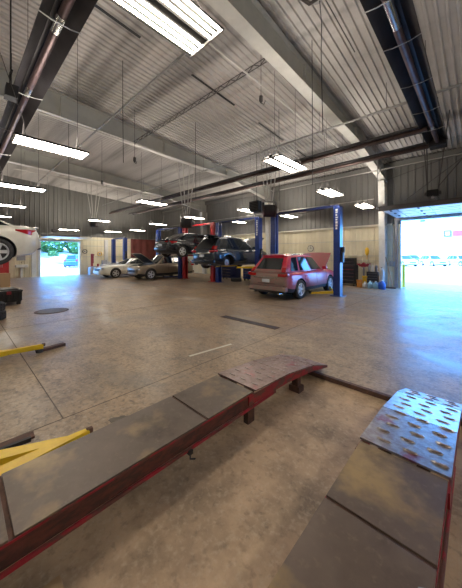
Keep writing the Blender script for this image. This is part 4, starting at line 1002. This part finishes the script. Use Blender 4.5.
# left of the small door
rc = empty('red_cabinet', (-23.95, 2.15, 0), 'tall red metal cabinet standing beneath the raised white sedan', 'cabinet', rz=R90)
MB().box(-.42, .42, -.28, .28, 0, 1.75, .01).build('body', 'redp', rc)
for sx in (-1, 1):
    d = MB().box(*sorted((sx*.01, sx*.40)), -.30, -.281, .06, 1.70, .004).build('door', 'redp', rc); MB().box(*sorted((sx*.04, sx*.07)), -.32, -.30, .8, 1.0).build('handle', 'galv', d)
wc = empty('wash_sink', (-23.98, 3.3, 0), 'white wall sink unit on the end wall between red cabinet and small door', 'sink', rz=R90)
MB().box(-.35, .35, -.3, .25, .75, .95, .03).build('basin', 'white', wc); MB().box(-.06, .06, -.05, .2, 0, .75).build('pedestal', 'white', wc); MB().box(-.25, .25, .17, .25, 1.25, 1.6, .01).build('towel_dispenser', 'greyp', wc)
MB().tube([(0, .2, .95), (0, .2, 1.15), (0, .02, 1.15), (0, .02, 1.08)], .014, 6).build('tap', 'chrome', wc)
tag(MB().box(0, .06, -.3, .3, 0, .8, .005).build('notice_board', 'white', None, loc=(XW+.04, 3.3, 2.05)), 'white notice board on the end wall behind the white sedan bumper', 'board')

# ================================================================ OUTDOORS
struct(MB().box(-90, 90, YN+.2, 130, -.3, -.03), 'ground', 'asphalt')
struct(MB().box(-90, XW-.2, -60, YN+.2, -.3, -.03), 'ground', 'asphalt')
# yard beyond the right door
def street_car(x, y, rz, label, paint): 
    o = vehicle('parked_car', label, 'car', (x, y, -.03), rz, SUV, paint, clad=False, plate=False); return o
street_car(-8.1, 47.0, math.radians(215), 'pale parked car farthest left in the yard outside', 'p_out')
street_car(-8.3, 55.4, math.radians(215), 'blue parked car second from the left in the yard outside', 'p_outb')
street_car(-5.0, 50.3, math.radians(215), 'silver parked car in the middle of the yard outside', 'p_out')
street_car(-1.9, 52.8, math.radians(215), 'teal-glassed parked car at the right edge of the yard outside', 'p_out')
lp = empty('light_pole', (-12.9, 84, -.03), 'tall twin-headed light pole in the yard behind the parked cars', 'light pole')
MB().lathe([(.09, 0), (.06, 5.6)], (0, 0, 0), 'z', 10).build('pole', 'greym', lp); MB().box(-2.1, 2.1, -.05, .05, 5.5, 5.6).build('arm', 'greym', lp)
for sx in (-1, 1): MB().box(sx*1.9-.5, sx*1.9+.5, -.2, .2, 5.42, 5.58, .03).build('lamp_head', 'greym', lp)
dl = empty('dealership_building', (-3.5, 122, -.03), 'low white building with a red sign band beyond the parked cars', 'building')
MB().box(-8, 26, 0, 12, 0, 5.2).build('wall', 'bwall', dl); MB().box(-8.3, 26.3, -.5, 12.2, 5.2, 5.6).build('canopy', 'doorw', dl)
MB().box(-3, 20, -.25, .0, 8.4, 10.4, .05).build('sign_band', 'sign', dl); MB().box(-5.6, -3.3, -.25, .0, 8.2, 10.6, .05).build('sign_logo', 'signb', dl)
MB().box(-5.0, -3.9, -.27, -.25, 8.8, 10.0).build('logo_mark', 'doorw', dl); MB().box(-5.0, 19, .0, .2, 5.6, 10.2).build('sign_frame', 'greym', dl)
for x in (-5, -.5, 4, 8.5, 13): f_ = MB().box(x-.1, x+3.1, -.06, 0, .6, 3.4).build('window', 'greym', dl); MB().box(x, x+3, -.08, -.06, .7, 3.3).build('pane', 'p_out', f_)
# bank, shrubs and a car beyond the left door
def hill(s, t): 
    return V((-45-14*t, -30+s*70, -.05+3.0*max(t,0)**1.2+.25*math.sin(s*37+t*5)*t))
hb = MB().patch(hill, 0, 1, 0, 1, 60, 10); struct(hb, 'gravel_bank', 'bank')['kind'] = 'structure'
def shrub(x, y, z, r, seed, label):
    o = empty('tree', (x, y, z), label, 'tree', 'trees along the bank'); rn = random.Random(seed); q = MB()
    for k in range(420):
        d = V((rn.gauss(0, 1), rn.gauss(0, 1), rn.gauss(0, 1))).normalized(); p = V((d.x*r, d.y*r, d.z*r*.8+r*.95))*rn.uniform(.75, 1.08); p.z = max(p.z, .1)
        a = V((rn.uniform(-1, 1), rn.uniform(-1, 1), rn.uniform(-1, 1))).normalized()*r*.17; b = d.cross(a).normalized()*r*.12
        v = [q.bm.verts.new(p+t) for t in (-a, b, a, -b)]; q.face(v)
    q.build('foliage', 'leaf', o, fix=False); MB().lathe([(.14, 0), (.08, r)], (0, 0, 0), 'z', 8).build('trunk', 'trunk', o)
for k in range(9): shrub(-56+(k % 2)*1.6, -3.5+k*3.9, 1.6, 1.95+.35*((k*7) % 4)/3, k, 'leafy green tree on top of the bank beyond the small door')
for k in range(8): shrub(-46-(k % 2)*3, 2+k*2.2, .9+.5*(k % 2), .55, 50+k, 'leafy green tree on top of the bank beyond the small door') if False else None
for k, (x, y, z, rr_) in enumerate(((-47, 6.5, 1.2, .7), (-48, 10.5, 1.5, .8), (-46, 14.0, 1.0, .6))):
    o = empty('shrub', (x, y, z), ('low green shrub on the pale bank, the one on the left', 'low green shrub midway along the pale bank', 'low green shrub on the pale bank above the blue car')[k], 'shrub'); rn = random.Random(k+90); q = MB()
    for i in range(220):
        d = V((rn.gauss(0, 1), rn.gauss(0, 1), abs(rn.gauss(0, 1)))).normalized(); p = d*rr_*rn.uniform(.6, 1); a = V((rn.uniform(-1, 1), rn.uniform(-1, 1), rn.uniform(-1, 1))).normalized()*rr_*.2; b = d.cross(a).normalized()*rr_*.14
        q.face([q.bm.verts.new(p+t) for t in (-a, b, a, -b)])
    q.build('foliage', 'leaf', o, fix=False); MB().lathe([(.05, -.1), (.03, rr_*.6)], (0, 0, 0), 'z', 6).build('stem', 'trunk', o)
vehicle('parked_car', 'blue car parked outside the small door opening', 'car', (-40.9, 11.4, -.03), math.radians(65), SUV, 'p_outb', clad=False, plate=False)
